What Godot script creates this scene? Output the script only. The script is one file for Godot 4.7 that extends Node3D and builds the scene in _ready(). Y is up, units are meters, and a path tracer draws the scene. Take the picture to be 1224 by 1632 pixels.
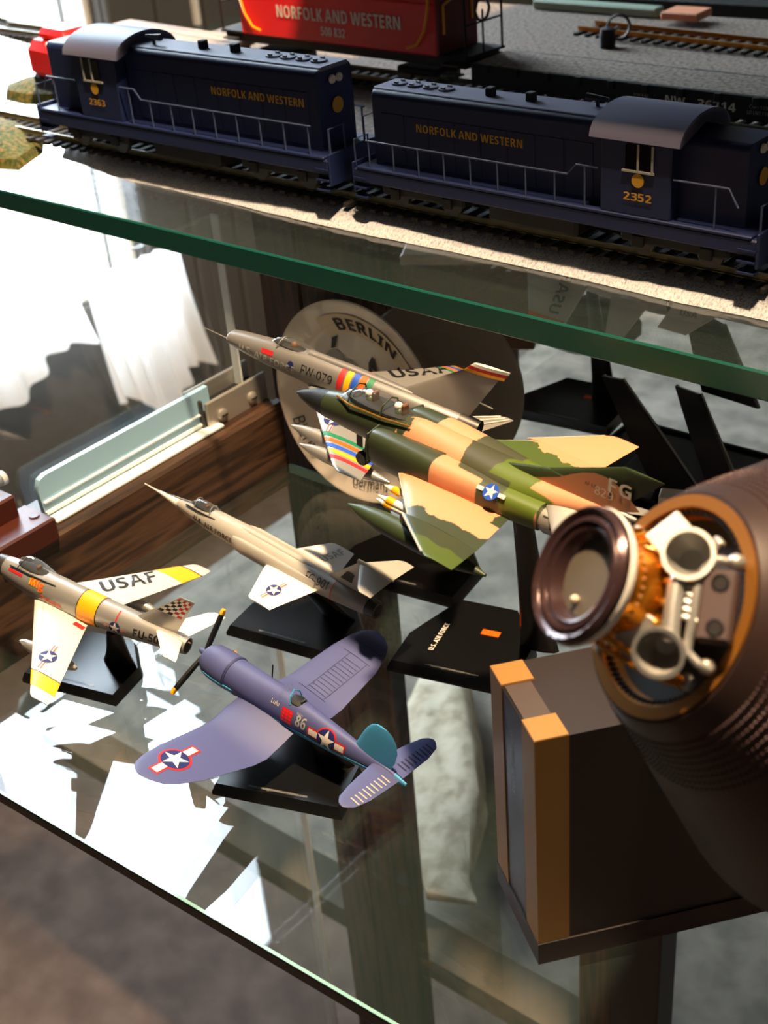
extends Node3D

var M := {}
var names := {}
var font_plain: SystemFont
var font_bold: SystemFont

# ---------------------------------------------------------------- naming and tagging
func numbered(called: String) -> String:
	var k: int = names.get(called, 0)
	names[called] = k + 1
	return called if k == 0 else "%s_%03d" % [called, k]

func tag(o: Node, label: String, category: String, group := "") -> Node:
	o.set_meta("label", label)
	o.set_meta("category", category)
	if group != "":
		o.set_meta("group", group)
	return o

func thing(called: String, label: String, category: String, at := Vector3.ZERO, turn := Vector3.ZERO, group := "") -> Node3D:
	var o := Node3D.new()
	o.name = numbered(called)
	add_child(o)
	o.position = at
	o.rotation_degrees = turn
	tag(o, label, category, group)
	return o

func struct(called: String, soup, m, parent: Node = self) -> MeshInstance3D:
	var o := obj(called, soup, m, parent)
	if parent == self:
		o.set_meta("kind", "structure")
	return o

# commits triangle soups as one named mesh; surfaces is a soup with one material, or a list of [soup, material]
func obj(called: String, soup, m = null, parent: Node = self, scale := 1.0, crease := 38.0, uvf = null) -> MeshInstance3D:
	var mesh := ArrayMesh.new()
	var list: Array = soup if m == null else [[soup, m]]
	for s in list:
		add_surface(mesh, s[0], s[1], scale, crease, uvf)
	var o := MeshInstance3D.new()
	o.mesh = mesh
	o.name = numbered(called) if parent == self else called
	parent.add_child(o, true)
	return o

func add_surface(mesh: ArrayMesh, p: PackedVector3Array, m: Material, scale: float, crease: float, uvf) -> void:
	var count := p.size() / 3
	if count == 0:
		return
	var face := PackedVector3Array()
	face.resize(count)
	var near := {}
	var keys := PackedInt64Array()
	keys.resize(p.size())
	var q := 40000.0 * scale
	for t in count:
		face[t] = -(p[t * 3 + 1] - p[t * 3]).cross(p[t * 3 + 2] - p[t * 3])
		for k in 3:
			var v := p[t * 3 + k] * q * 10.0
			var key := (int(round(v.x)) * 73856093) ^ (int(round(v.y)) * 19349663) ^ (int(round(v.z)) * 83492791)
			keys[t * 3 + k] = key
			if near.has(key):
				near[key].append(t)
			else:
				near[key] = [t]
	var nn := PackedVector3Array()
	nn.resize(p.size())
	var lim := cos(deg_to_rad(crease))
	for t in count:
		var own := face[t].normalized()
		for k in 3:
			var sum := Vector3.ZERO
			for j in near[keys[t * 3 + k]]:
				if face[j].normalized().dot(own) > lim:
					sum += face[j]
			nn[t * 3 + k] = sum.normalized() if sum.length_squared() > 0.0 else own
	var a := []
	a.resize(Mesh.ARRAY_MAX)
	var uv := PackedVector2Array()
	if uvf != null:
		uv.resize(p.size())
		for i in p.size():
			uv[i] = uvf.call(p[i])
	var pv := PackedVector3Array()
	pv.resize(p.size())
	for i in p.size():
		pv[i] = p[i] * scale
	a[Mesh.ARRAY_VERTEX] = pv
	a[Mesh.ARRAY_NORMAL] = nn
	if uvf != null:
		a[Mesh.ARRAY_TEX_UV] = uv
	mesh.add_surface_from_arrays(Mesh.PRIMITIVE_TRIANGLES, a)
	mesh.surface_set_material(mesh.get_surface_count() - 1, m)

# ---------------------------------------------------------------- shapes (triangle soups)
func fix(p: PackedVector3Array) -> PackedVector3Array:
	var vol := 0.0
	var o := p[0] if p.size() > 0 else Vector3.ZERO
	for t in range(0, p.size(), 3):
		vol += (p[t] - o).dot((p[t + 1] - o).cross(p[t + 2] - o))
	if vol > 0.0:
		for t in range(0, p.size(), 3):
			var k := p[t + 1]
			p[t + 1] = p[t + 2]
			p[t + 2] = k
	return p

func move(p: PackedVector3Array, t: Transform3D) -> PackedVector3Array:
	var r := PackedVector3Array()
	r.resize(p.size())
	for i in p.size():
		r[i] = t * p[i]
	return r

func pose(x: float, y: float, z: float, rx := 0.0, ry := 0.0, rz := 0.0) -> Transform3D:
	return Transform3D(Basis.from_euler(Vector3(deg_to_rad(rx), deg_to_rad(ry), deg_to_rad(rz))), Vector3(x, y, z))

func quad(a: Vector3, b: Vector3, c: Vector3, d: Vector3) -> PackedVector3Array:
	return PackedVector3Array([a, b, c, a, c, d])

func box(c: Vector3, s: Vector3, b := 0.0) -> PackedVector3Array:
	var h := s * 0.5
	b = minf(b, minf(h.x, minf(h.y, h.z)) * 0.9)
	var out := PackedVector3Array()
	var V := func(sx: int, sy: int, sz: int, ax: int) -> Vector3:
		var v := Vector3(h.x - b, h.y - b, h.z - b)
		v[ax] = h[ax]
		return c + v * Vector3(sx, sy, sz)
	for ax in 3:
		var i := (ax + 1) % 3
		var j := (ax + 2) % 3
		for s0 in [-1, 1]:
			var pts := []
			for e in [[-1, -1], [1, -1], [1, 1], [-1, 1]]:
				var g := [0, 0, 0]
				g[ax] = s0
				g[i] = e[0]
				g[j] = e[1]
				pts.append(V.call(g[0], g[1], g[2], ax))
			out.append_array(quad(pts[0], pts[1], pts[2], pts[3]))
	if b > 0.0:
		for ax in 3:
			var i := (ax + 1) % 3
			var j := (ax + 2) % 3
			for e in [[-1, -1], [1, -1], [1, 1], [-1, 1]]:
				var g := [0, 0, 0]
				g[i] = e[0]
				g[j] = e[1]
				g[ax] = -1
				var a0: Vector3 = V.call(g[0], g[1], g[2], i)
				var a1: Vector3 = V.call(g[0], g[1], g[2], j)
				g[ax] = 1
				var b0: Vector3 = V.call(g[0], g[1], g[2], i)
				var b1: Vector3 = V.call(g[0], g[1], g[2], j)
				out.append_array(quad(a0, a1, b1, b0))
		for sx in [-1, 1]:
			for sy in [-1, 1]:
				for sz in [-1, 1]:
					out.append_array(PackedVector3Array([V.call(sx, sy, sz, 0), V.call(sx, sy, sz, 1), V.call(sx, sy, sz, 2)]))
	for t in range(0, out.size(), 3):
		var n := (out[t + 1] - out[t]).cross(out[t + 2] - out[t])
		if n.dot((out[t] + out[t + 1] + out[t + 2]) / 3.0 - c) > 0.0:
			var k := out[t + 1]
			out[t + 1] = out[t + 2]
			out[t + 2] = k
	return out

func loft(rings: Array, cap0 := true, cap1 := true) -> PackedVector3Array:
	var out := PackedVector3Array()
	var n: int = rings[0].size()
	for r in rings.size() - 1:
		var a: PackedVector3Array = rings[r]
		var b: PackedVector3Array = rings[r + 1]
		for i in n:
			var j := (i + 1) % n
			out.append_array(PackedVector3Array([a[i], a[j], b[j], a[i], b[j], b[i]]))
	for e in [[0, cap0], [rings.size() - 1, cap1]]:
		if e[1]:
			var a: PackedVector3Array = rings[e[0]]
			var mid := Vector3.ZERO
			for v in a:
				mid += v / n
			for i in n:
				var j := (i + 1) % n
				if e[0] == 0:
					out.append_array(PackedVector3Array([mid, a[j], a[i]]))
				else:
					out.append_array(PackedVector3Array([mid, a[i], a[j]]))
	return fix(out)

# a turned profile of (radius, height) about the y axis
func lathe(profile: Array, n := 32, cap := true) -> PackedVector3Array:
	var rings := []
	for q in profile:
		var r := PackedVector3Array()
		for i in n:
			var a := TAU * i / n
			r.append(Vector3(cos(a) * q.x, q.y, sin(a) * q.x))
		rings.append(r)
	return loft(rings, cap, cap)

func tube(pts: Array, r: float, n := 6, r1 := -1.0) -> PackedVector3Array:
	var rings := []
	var side := Vector3.ZERO
	for i in pts.size():
		var d: Vector3 = (pts[mini(i + 1, pts.size() - 1)] - pts[maxi(i - 1, 0)]).normalized()
		if side == Vector3.ZERO:
			side = d.cross(Vector3.UP if absf(d.y) < 0.9 else Vector3.RIGHT).normalized()
		else:
			side = (side - d * side.dot(d)).normalized()
		var up := side.cross(d)
		var rr := r if r1 < 0.0 else lerpf(r, r1, float(i) / (pts.size() - 1))
		var ring := PackedVector3Array()
		for k in n:
			var a := TAU * k / n
			ring.append(pts[i] + (side * cos(a) + up * sin(a)) * rr)
		rings.append(ring)
	return loft(rings)

func ball(c: Vector3, r: Vector3, n := 14) -> PackedVector3Array:
	var rings := []
	var m := maxi(5, n / 2)
	for i in m + 1:
		var e := -PI / 2 + PI * clampf(float(i) / m, 0.012, 0.988)
		var ring := PackedVector3Array()
		for k in n:
			ring.append(c + Vector3(cos(e) * cos(TAU * k / n) * r.x, sin(e) * r.y, cos(e) * sin(TAU * k / n) * r.z))
		rings.append(ring)
	return loft(rings)

# a flat outline in x, y given the thickness z0..z1
func prism(poly: PackedVector2Array, z0: float, z1: float) -> PackedVector3Array:
	var out := PackedVector3Array()
	var ix := Geometry2D.triangulate_polygon(poly)
	for t in range(0, ix.size(), 3):
		var a := poly[ix[t]]
		var b := poly[ix[t + 1]]
		var c := poly[ix[t + 2]]
		if (b - a).cross(c - a) < 0.0:
			var k := b
			b = c
			c = k
		out.append_array(PackedVector3Array([Vector3(a.x, a.y, z1), Vector3(b.x, b.y, z1), Vector3(c.x, c.y, z1), Vector3(a.x, a.y, z0), Vector3(c.x, c.y, z0), Vector3(b.x, b.y, z0)]))
	var n := poly.size()
	var ccw := not Geometry2D.is_polygon_clockwise(poly)
	for i in n:
		var a := poly[i]
		var b := poly[(i + 1) % n]
		if not ccw:
			var k := a
			a = b
			b = k
		out.append_array(quad(Vector3(a.x, a.y, z0), Vector3(b.x, b.y, z0), Vector3(b.x, b.y, z1), Vector3(a.x, a.y, z1)))
	return fix(out)

# printed shapes: flat triangles at height z, cut small enough to follow a curved skin
func flat(poly: PackedVector2Array, z: float, most := 1e9) -> PackedVector3Array:
	var out := PackedVector3Array()
	var ix := Geometry2D.triangulate_polygon(poly)
	for i in ix:
		out.append(Vector3(poly[i].x, poly[i].y, z))
	var again := true
	while again and out.size() < 6000:
		again = false
		var nx := PackedVector3Array()
		for t in range(0, out.size(), 3):
			var v := [out[t], out[t + 1], out[t + 2]]
			var l := [v[0].distance_to(v[1]), v[1].distance_to(v[2]), v[2].distance_to(v[0])]
			var k := l.find(l.max())
			if l[k] > most:
				var a: Vector3 = v[k]
				var b: Vector3 = v[(k + 1) % 3]
				var c: Vector3 = v[(k + 2) % 3]
				var m := (a + b) * 0.5
				nx.append_array(PackedVector3Array([a, m, c, m, b, c]))
				again = true
			else:
				nx.append_array(PackedVector3Array(v))
		out = nx
	return out

func disc(r: float, n := 28) -> PackedVector2Array:
	var q := PackedVector2Array()
	for i in n:
		q.append(Vector2.from_angle(TAU * i / n) * r)
	return q

func star(r: float, turn := PI / 2) -> PackedVector2Array:
	var q := PackedVector2Array()
	for i in 10:
		q.append(Vector2.from_angle(turn + TAU * i / 10) * (r if i % 2 == 0 else r * 0.39))
	return q

func rect(x0: float, y0: float, x1: float, y1: float) -> PackedVector2Array:
	return PackedVector2Array([Vector2(x0, y0), Vector2(x1, y0), Vector2(x1, y1), Vector2(x0, y1)])

func shift(q: PackedVector2Array, d: Vector2) -> PackedVector2Array:
	var r := PackedVector2Array()
	for v in q:
		r.append(v + d)
	return r

func warp(p: PackedVector3Array, f: Callable) -> PackedVector3Array:
	var r := PackedVector3Array()
	r.resize(p.size())
	for i in p.size():
		r[i] = f.call(p[i])
	return r

# lettering h high, centred on x, standing on y = 0, as flat print at z
func letters(s: String, h: float, z := 0.0, bold := true, squeeze := 1.0, thick := 0.0) -> PackedVector3Array:
	var tm := TextMesh.new()
	tm.font = font_bold if bold else font_plain
	tm.font_size = 32
	tm.pixel_size = 1.0
	tm.depth = thick
	tm.curve_step = 4.0
	tm.text = s
	var a := tm.surface_get_arrays(0)
	var v: PackedVector3Array = a[Mesh.ARRAY_VERTEX]
	var ix: PackedInt32Array = a[Mesh.ARRAY_INDEX] if a[Mesh.ARRAY_INDEX] != null else PackedInt32Array(range(v.size()))
	var lo := Vector2(1e9, 1e9)
	var hi := Vector2(-1e9, -1e9)
	for q in v:
		lo = lo.min(Vector2(q.x, q.y))
		hi = hi.max(Vector2(q.x, q.y))
	var k := h / maxf(hi.y - lo.y, 1e-6)
	var out := PackedVector3Array()
	for i in ix:
		out.append(Vector3((v[i].x - (lo.x + hi.x) * 0.5) * k * squeeze, (v[i].y - lo.y) * k, z + v[i].z * k * 0.0))
	return out

# ---------------------------------------------------------------- aircraft shapes, in centimetres, nose towards -z
# a fuselage station is [z, middle height, half width, half height]
func station(st: Array, z: float) -> Array:
	if z <= st[0][0]:
		return st[0]
	for i in st.size() - 1:
		if z <= st[i + 1][0]:
			var k: float = (z - st[i][0]) / (st[i + 1][0] - st[i][0])
			var r := []
			for j in 4:
				r.append(lerpf(st[i][j], st[i + 1][j], k))
			return r
	return st[-1]

func hull_point(st: Array, z: float, a: float, off := 0.0) -> Vector3:
	var s := station(st, z)
	return Vector3((s[2] + off) * cos(a), s[1] + (s[3] + off) * sin(a), z)

func hull(st: Array, z0 := -1e9, z1 := 1e9, off := 0.0, n := 28, cap := true) -> PackedVector3Array:
	var zs := []
	if z0 > -1e8:
		zs.append(z0)
	for s in st:
		if s[0] > z0 + 1e-4 and s[0] < z1 - 1e-4:
			zs.append(s[0])
	if z1 < 1e8:
		zs.append(z1)
	var rings := []
	for z in zs:
		var r := PackedVector3Array()
		for i in n:
			r.append(hull_point(st, z, TAU * i / n, off))
		rings.append(r)
	return loft(rings, cap, cap)

# print on the left (port) side: x of the print runs aft, y runs up the skin from the angle th0
func on_hull(p: PackedVector3Array, st: Array, z0: float, th0: float, tilt := 0.0) -> PackedVector3Array:
	return warp(p, func(v: Vector3) -> Vector3:
		var q := Vector2(v.x, v.y).rotated(tilt)
		var s := station(st, z0 + q.x)
		return hull_point(st, z0 + q.x, PI - (deg_to_rad(th0) + q.y / maxf(0.1, (s[2] + s[3]) * 0.5)), 0.012 + v.z))

const CH := [1.0, 0.8, 0.55, 0.32, 0.14, 0.04, 0.0]

# a wing section is [x, leading edge z, trailing edge z, height, half thickness]
func wing_at(sec: Array, x: float) -> Array:
	x = absf(x)
	if x <= sec[0][0]:
		return sec[0]
	for i in sec.size() - 1:
		if x <= sec[i + 1][0]:
			var k: float = (x - sec[i][0]) / (sec[i + 1][0] - sec[i][0])
			var r := []
			for j in 5:
				r.append(lerpf(sec[i][j], sec[i + 1][j], k))
			return r
	return sec[-1]

func foil(c: float) -> float:
	return 2.598 * sqrt(c) * (1.0 - c) + 0.06

func wing_ring(s: Array, side: float, off := 0.0) -> PackedVector3Array:
	var r := PackedVector3Array()
	var z0: float = s[1] - off
	var z1: float = s[2] + off
	for c in CH:
		r.append(Vector3(side * s[0], s[3] + s[4] * foil(c) + off, lerpf(z0, z1, c)))
	for i in range(CH.size() - 2, -1, -1):
		var c: float = CH[i]
		r.append(Vector3(side * s[0], s[3] - 0.6 * s[4] * foil(c) - off, lerpf(z0, z1, c)))
	return r

func wing(sec: Array, side: float, x0 := -1.0, x1 := 1e9, off := 0.0) -> PackedVector3Array:
	var rings := []
	if x0 >= 0.0:
		rings.append(wing_ring(wing_at(sec, x0), side, off))
	for s in sec:
		if s[0] > x0 + 1e-4 and s[0] < x1 - 1e-4:
			rings.append(wing_ring(s, side, off))
	if x1 < 1e8:
		rings.append(wing_ring(wing_at(sec, x1), side, off))
	return loft(rings)

# print on the upper side of a wing: print x along world x, print y towards the nose, turned and put at (x, z)
func on_wing(p: PackedVector3Array, sec: Array, x: float, z: float, turn := 0.0) -> PackedVector3Array:
	return warp(p, func(v: Vector3) -> Vector3:
		var q := Vector2(v.x, v.y).rotated(deg_to_rad(turn))
		var s := wing_at(sec, x + q.x)
		var zz := z - q.y
		var c := clampf((zz - s[1]) / (s[2] - s[1]), 0.0, 1.0)
		return Vector3(x + q.x, s[3] + s[4] * foil(c) + 0.012 + v.z, zz))

# a fin or tailplane blade through an outline of points (u along height or span, z), u mapped by a frame
func blade(le0: Vector3, te0: Vector3, le1: Vector3, te1: Vector3, thick: float, thick1 := -1.0) -> PackedVector3Array:
	var nrm := (te0 - le0).cross(le1 - le0).normalized()
	var rings := []
	var t1 := thick if thick1 < 0.0 else thick1
	for k in [0.0, 0.93, 1.0]:
		var r := PackedVector3Array()
		var le := le0.lerp(le1, k)
		var te := te0.lerp(te1, k)
		var t: float = lerpf(thick, t1, k) * (0.45 if k == 1.0 else 1.0)
		for c in CH:
			r.append(le.lerp(te, c) + nrm * t * foil(c))
		for i in range(CH.size() - 2, -1, -1):
			r.append(le.lerp(te, CH[i]) - nrm * t * foil(CH[i]))
		rings.append(r)
	return loft(rings)

# the star-and-bar emblem as flat print of radius r: [[soup, material] ...]
func emblem(r: float, bar := true, red := true, edge := false, most := 0.25) -> Array:
	var out := []
	var white := flat(star(r * 0.96), 0.012, most)
	if bar:
		for s in [-1, 1]:
			white.append_array(flat(shift(rect(-r * 0.5, -r * 0.27, r * 0.5, r * 0.27), Vector2(s * r * 1.5, 0)), 0.006, most))
	if edge:
		var rim := flat(disc(r * 1.16), -0.004, most)
		for s in [-1, 1]:
			rim.append_array(flat(shift(rect(-r * 0.65, -r * 0.42, r * 0.65, r * 0.42), Vector2(s * r * 1.5, 0)), -0.004, most))
		out.append([rim, M.mark_red])
	out.append([flat(disc(r), 0.004, most), M.mark_blue])
	out.append([white, M.mark_white])
	if red:
		var st := PackedVector3Array()
		for s in [-1, 1]:
			for k in [-0.16, 0.16]:
				st.append_array(flat(shift(rect(-r * 0.5, -r * 0.06, r * 0.5, r * 0.06), Vector2(s * r * 1.5, r * k)), 0.012, most))
		out.append([st, M.mark_red])
	return out

func mapped(list: Array, f: Callable) -> Array:
	var out := []
	for s in list:
		out.append([f.call(s[0]), s[1]])
	return out

# ---------------------------------------------------------------- materials
func mat(key: String, c: Color, rough := 0.6, metal := 0.0) -> StandardMaterial3D:
	var m := StandardMaterial3D.new()
	m.resource_name = key
	m.albedo_color = c
	m.roughness = rough
	m.metallic = metal
	M[key] = m
	return m

func noise_tex(fq: float, seed_: int, ramp: Array, size := 256, octaves := 4) -> NoiseTexture2D:
	var n := FastNoiseLite.new()
	n.seed = seed_
	n.frequency = fq
	n.fractal_octaves = octaves
	var t := NoiseTexture2D.new()
	t.width = size
	t.height = size
	t.seamless = true
	t.noise = n
	var g := Gradient.new()
	g.offsets = PackedFloat32Array(range(ramp.size()).map(func(i): return 0.2 + 0.6 * float(i) / (ramp.size() - 1)))
	g.colors = PackedColorArray(ramp)
	t.color_ramp = g
	return t

func textured(key: String, tex: Texture2D, scale: Vector3, rough: float, bump := 0.0, bump_tex: Texture2D = null) -> StandardMaterial3D:
	var m := mat(key, Color.WHITE, rough)
	m.albedo_texture = tex
	m.uv1_triplanar = true
	m.uv1_world_triplanar = false
	m.uv1_scale = scale
	if bump > 0.0:
		m.heightmap_enabled = true
		m.heightmap_texture = bump_tex if bump_tex else tex
		m.heightmap_scale = bump
	return m

func glass(key: String, c: Color, alpha: float) -> StandardMaterial3D:
	var m := mat(key, Color(c.r, c.g, c.b, alpha), 0.02)
	m.transparency = BaseMaterial3D.TRANSPARENCY_ALPHA
	m.metallic_specular = 0.5
	return m

func materials() -> void:
	font_plain = SystemFont.new()
	font_plain.font_names = PackedStringArray(["Droid Sans"])
	font_bold = SystemFont.new()
	font_bold.font_names = PackedStringArray(["Droid Sans"])
	font_bold.font_weight = 700
	mat("mark_white", Color(0.86, 0.83, 0.78), 0.5)
	mat("mark_blue", Color(0.10, 0.13, 0.36), 0.5)
	mat("mark_bright_blue", Color(0.10, 0.30, 0.72), 0.5)
	mat("mark_red", Color(0.72, 0.12, 0.13), 0.5)
	mat("mark_black", Color(0.05, 0.05, 0.06), 0.5)
	mat("mark_grey", Color(0.62, 0.62, 0.6), 0.5)
	mat("mark_yellow", Color(0.95, 0.66, 0.06), 0.4)
	mat("mark_orange", Color(0.92, 0.36, 0.03), 0.4)
	mat("mark_green", Color(0.05, 0.45, 0.28), 0.45)
	mat("navy_paint", Color(0.285, 0.305, 0.485), 0.55)
	mat("navy_line", Color(0.12, 0.13, 0.26), 0.6)
	mat("sky_blue_paint", Color(0.24, 0.55, 0.72), 0.5)
	mat("silver", Color(0.78, 0.77, 0.75), 0.34, 0.75)
	mat("wing_silver", Color(0.82, 0.81, 0.79), 0.4, 0.2)
	mat("grey_silver", Color(0.50, 0.49, 0.48), 0.38, 0.4)
	mat("rim_gold", Color(0.60, 0.39, 0.14), 0.4, 0.5)
	mat("silver_paint", Color(0.64, 0.63, 0.61), 0.36, 0.5)
	mat("pale_grey_paint", Color(0.68, 0.66, 0.62), 0.42, 0.1)
	mat("dull_silver", Color(0.62, 0.60, 0.57), 0.45, 0.4)
	mat("steel", Color(0.74, 0.72, 0.68), 0.4, 0.7)
	mat("dark_steel", Color(0.30, 0.29, 0.28), 0.42, 0.6)
	mat("white_paint", Color(0.90, 0.88, 0.84), 0.45)
	mat("black_plastic", Color(0.03, 0.031, 0.033), 0.3)
	mat("radome_black", Color(0.06, 0.065, 0.065), 0.6)
	mat("matt_black", Color(0.03, 0.03, 0.03), 0.7)
	mat("dark_green_paint", Color(0.19, 0.24, 0.14), 0.45)
	mat("tan_paint", Color(0.80, 0.55, 0.40), 0.5)
	mat("gold", Color(0.85, 0.55, 0.14), 0.25, 0.9)
	mat("gold_satin", Color(0.62, 0.45, 0.23), 0.5, 0.2)
	mat("brass", Color(0.80, 0.60, 0.25), 0.3, 0.8)
	mat("capsule_brown", Color(0.20, 0.14, 0.125), 0.42, 0.25)
	mat("capsule_dark", Color(0.10, 0.08, 0.08), 0.45, 0.2)
	mat("dish_brown", Color(0.26, 0.18, 0.18), 0.25, 0.45)
	mat("dish_grey", Color(0.36, 0.33, 0.29), 0.5, 0.1)
	mat("panel_grey", Color(0.17, 0.18, 0.18), 0.6)
	mat("module_brown", Color(0.27, 0.20, 0.19), 0.55)
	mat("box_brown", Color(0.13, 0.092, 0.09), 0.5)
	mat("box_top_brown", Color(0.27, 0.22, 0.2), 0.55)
	mat("box_black", Color(0.07, 0.065, 0.06), 0.4)
	mat("loco_blue", Color(0.05, 0.11, 0.28), 0.55)
	mat("loco_roof", Color(0.40, 0.40, 0.50), 0.55)
	mat("loco_rail", Color(0.22, 0.27, 0.40), 0.55)
	mat("loco_yellow", Color(0.78, 0.58, 0.12), 0.5)
	mat("loco_glass", Color(0.02, 0.02, 0.025), 0.1)
	mat("caboose_red", Color(0.86, 0.10, 0.13), 0.45)
	mat("caboose_dark_red", Color(0.40, 0.04, 0.05), 0.5)
	mat("bright_red", Color(0.9, 0.08, 0.08), 0.4)
	mat("handrail_yellow", Color(0.98, 0.62, 0.05), 0.35)
	mat("tie_brown", Color(0.10, 0.085, 0.075), 0.8)
	mat("rail_metal", Color(0.50, 0.47, 0.36), 0.4, 0.6)
	mat("rail_brass", Color(0.72, 0.50, 0.2), 0.3, 0.8)
	mat("acrylic_blue", Color(0.60, 0.76, 0.86), 0.3)
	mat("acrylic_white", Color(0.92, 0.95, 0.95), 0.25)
	mat("glass_green", Color(0.06, 0.29, 0.25), 0.3)
	mat("glass_dark_edge", Color(0.13, 0.15, 0.12), 0.25)
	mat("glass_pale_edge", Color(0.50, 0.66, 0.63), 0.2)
	mat("brown_plastic", Color(0.26, 0.105, 0.065), 0.4)
	mat("porcelain", Color(0.84, 0.79, 0.73), 0.2)
	mat("porcelain_grey", Color(0.55, 0.52, 0.48), 0.25)
	mat("pewter", Color(0.58, 0.56, 0.52), 0.3, 0.1)
	mat("cream_card", Color(0.86, 0.80, 0.69), 0.6)
	mat("brown_card", Color(0.42, 0.28, 0.18), 0.6)
	mat("maroon", Color(0.26, 0.06, 0.05), 0.5)
	mat("dark_cloth", Color(0.06, 0.07, 0.055), 0.8)
	mat("peach", Color(0.85, 0.55, 0.40), 0.5)
	mat("pale_green", Color(0.50, 0.58, 0.50), 0.6)
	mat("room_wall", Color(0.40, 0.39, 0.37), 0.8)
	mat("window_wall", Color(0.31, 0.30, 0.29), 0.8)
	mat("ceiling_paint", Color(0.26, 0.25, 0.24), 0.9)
	mat("lamp_shade", Color(0.7, 0.66, 0.6), 0.6)
	glass("shelf_glass", Color(0.75, 0.92, 0.86), 0.008)
	glass("side_glass", Color(0.85, 0.92, 0.90), 0.01)
	glass("canopy_glass", Color(0.75, 0.78, 0.76), 0.03)
	var bulb := mat("bulb_glow", Color(1.0, 0.9, 0.75), 0.5)
	bulb.emission_enabled = true
	bulb.emission = Color(1.0, 0.82, 0.6)
	bulb.emission_energy_multiplier = 3.0
	var cur := mat("sheer_curtain", Color(0.93, 0.92, 0.9), 0.8)
	cur.backlight_enabled = true
	cur.backlight = Color(0.8, 0.8, 0.8)
	var grain := noise_tex(0.012, 3, [Color(0.13, 0.085, 0.06), Color(0.25, 0.17, 0.115), Color(0.33, 0.23, 0.16), Color(0.19, 0.125, 0.085)])
	textured("wood_upright", grain, Vector3(26, 2.2, 26), 0.5)
	textured("wood_rail", grain, Vector3(26, 26, 2.2), 0.42)
	var plank := noise_tex(0.012, 8, [Color(0.45, 0.35, 0.26), Color(0.60, 0.48, 0.37), Color(0.66, 0.54, 0.43)])
	textured("wood_plank", plank, Vector3(4, 30, 30), 0.6)
	var gravel := noise_tex(0.11, 5, [Color(0.50, 0.50, 0.52), Color(0.66, 0.66, 0.68), Color(0.78, 0.78, 0.80), Color(0.58, 0.58, 0.60)], 256, 3)
	textured("gravel", gravel, Vector3(22, 22, 22), 0.9, 0.06)
	var ground := noise_tex(0.09, 6, [Color(0.32, 0.28, 0.24), Color(0.44, 0.39, 0.34), Color(0.52, 0.47, 0.42)], 256, 4)
	textured("board_ground", ground, Vector3(12, 12, 12), 0.85, 0.05)
	var grass := noise_tex(0.07, 7, [Color(0.12, 0.20, 0.06), Color(0.33, 0.36, 0.13), Color(0.55, 0.40, 0.22)])
	textured("model_grass", grass, Vector3(14, 14, 14), 0.9, 0.1)
	var cloth := noise_tex(0.02, 9, [Color(0.40, 0.38, 0.33), Color(0.47, 0.44, 0.39), Color(0.53, 0.50, 0.44)])
	textured("bed_fabric", cloth, Vector3(4, 4, 4), 0.9)
	var fur := noise_tex(0.02, 12, [Color(0.62, 0.57, 0.47), Color(0.74, 0.69, 0.58), Color(0.80, 0.76, 0.66)])
	textured("white_blanket", fur, Vector3(9, 9, 9), 0.9, 0.2)
	var floor_t := noise_tex(0.02, 15, [Color(0.33, 0.26, 0.22), Color(0.41, 0.335, 0.285)])
	textured("carpet", floor_t, Vector3(3, 3, 3), 0.9)
	camo_material()

# camouflage in plan: u = x / 10.4 + 0.5, v = z / 16
func camo_material() -> void:
	var w := 320
	var h := 512
	var im := Image.create(w, h, false, Image.FORMAT_RGB8)
	var n := FastNoiseLite.new()
	n.seed = 4
	n.frequency = 0.35
	var tan_c := Color(0.80, 0.55, 0.40)
	var dark := Color(0.20, 0.235, 0.15)
	var olive := Color(0.34, 0.40, 0.13)
	var mid := Color(0.27, 0.33, 0.13)
	for j in h:
		for i in w:
			var x := (float(i) / w - 0.5) * 10.4
			var z := float(j) / h * 16.0
			var e := n.get_noise_2d(x * 2.0, z * 2.0) * 0.5
			var c := tan_c
			if z < 6.0 + e + 0.55 * x * (1.0 if x > 0 else 0.3):
				c = dark
			if x < -0.62 and z < 8.1 + e * 0.3:
				c = dark
			if x < -0.62 and z > 9.9 + e * 0.3 and z < 11.0 + e * 0.3:
				c = Color(0.24, 0.26, 0.17)
			if absf(x) < 0.95 and z > 8.6 + e * 0.5 - 0.3 * x and z < 10.4 + e * 0.4:
				c = Color(0.27, 0.27, 0.19)
			if absf(x) < 1.6 and x < 0.95 and z >= (11.0 if x < -0.62 else 10.0) + e * 0.4 + 0.2 * x and z < 13.8 - 1.5 * absf(x) + e:
				c = olive
			if absf(x) < 0.55 and z > 11.7 + e * 0.4 + 0.5 * x:
				c = tan_c
			if x <= -1.2:
				c = tan_c
				if z < 6.7 + 0.2 * e:
					c = dark
				if x < -2.75 + e * 0.9 + 0.12 * (z - 9.5):
					c = dark
				if x < -4.05 + e * 0.5:
					c = mid
				if x > -1.8 and z > 10.9 + e * 0.5:
					c = dark
			if x >= 0.95:
				c = mid
				if x > 2.7 + e - 0.25 * (z - 10.0):
					c = tan_c
			im.set_pixel(i, j, c)
	var m := mat("camo", Color.WHITE, 0.4)
	m.albedo_texture = ImageTexture.create_from_image(im)

func camo_uv(v: Vector3) -> Vector2:
	return Vector2(clampf(v.x / 10.4 + 0.5, 0.0, 1.0), clampf(v.z / 16.0, 0.0, 1.0))

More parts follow.
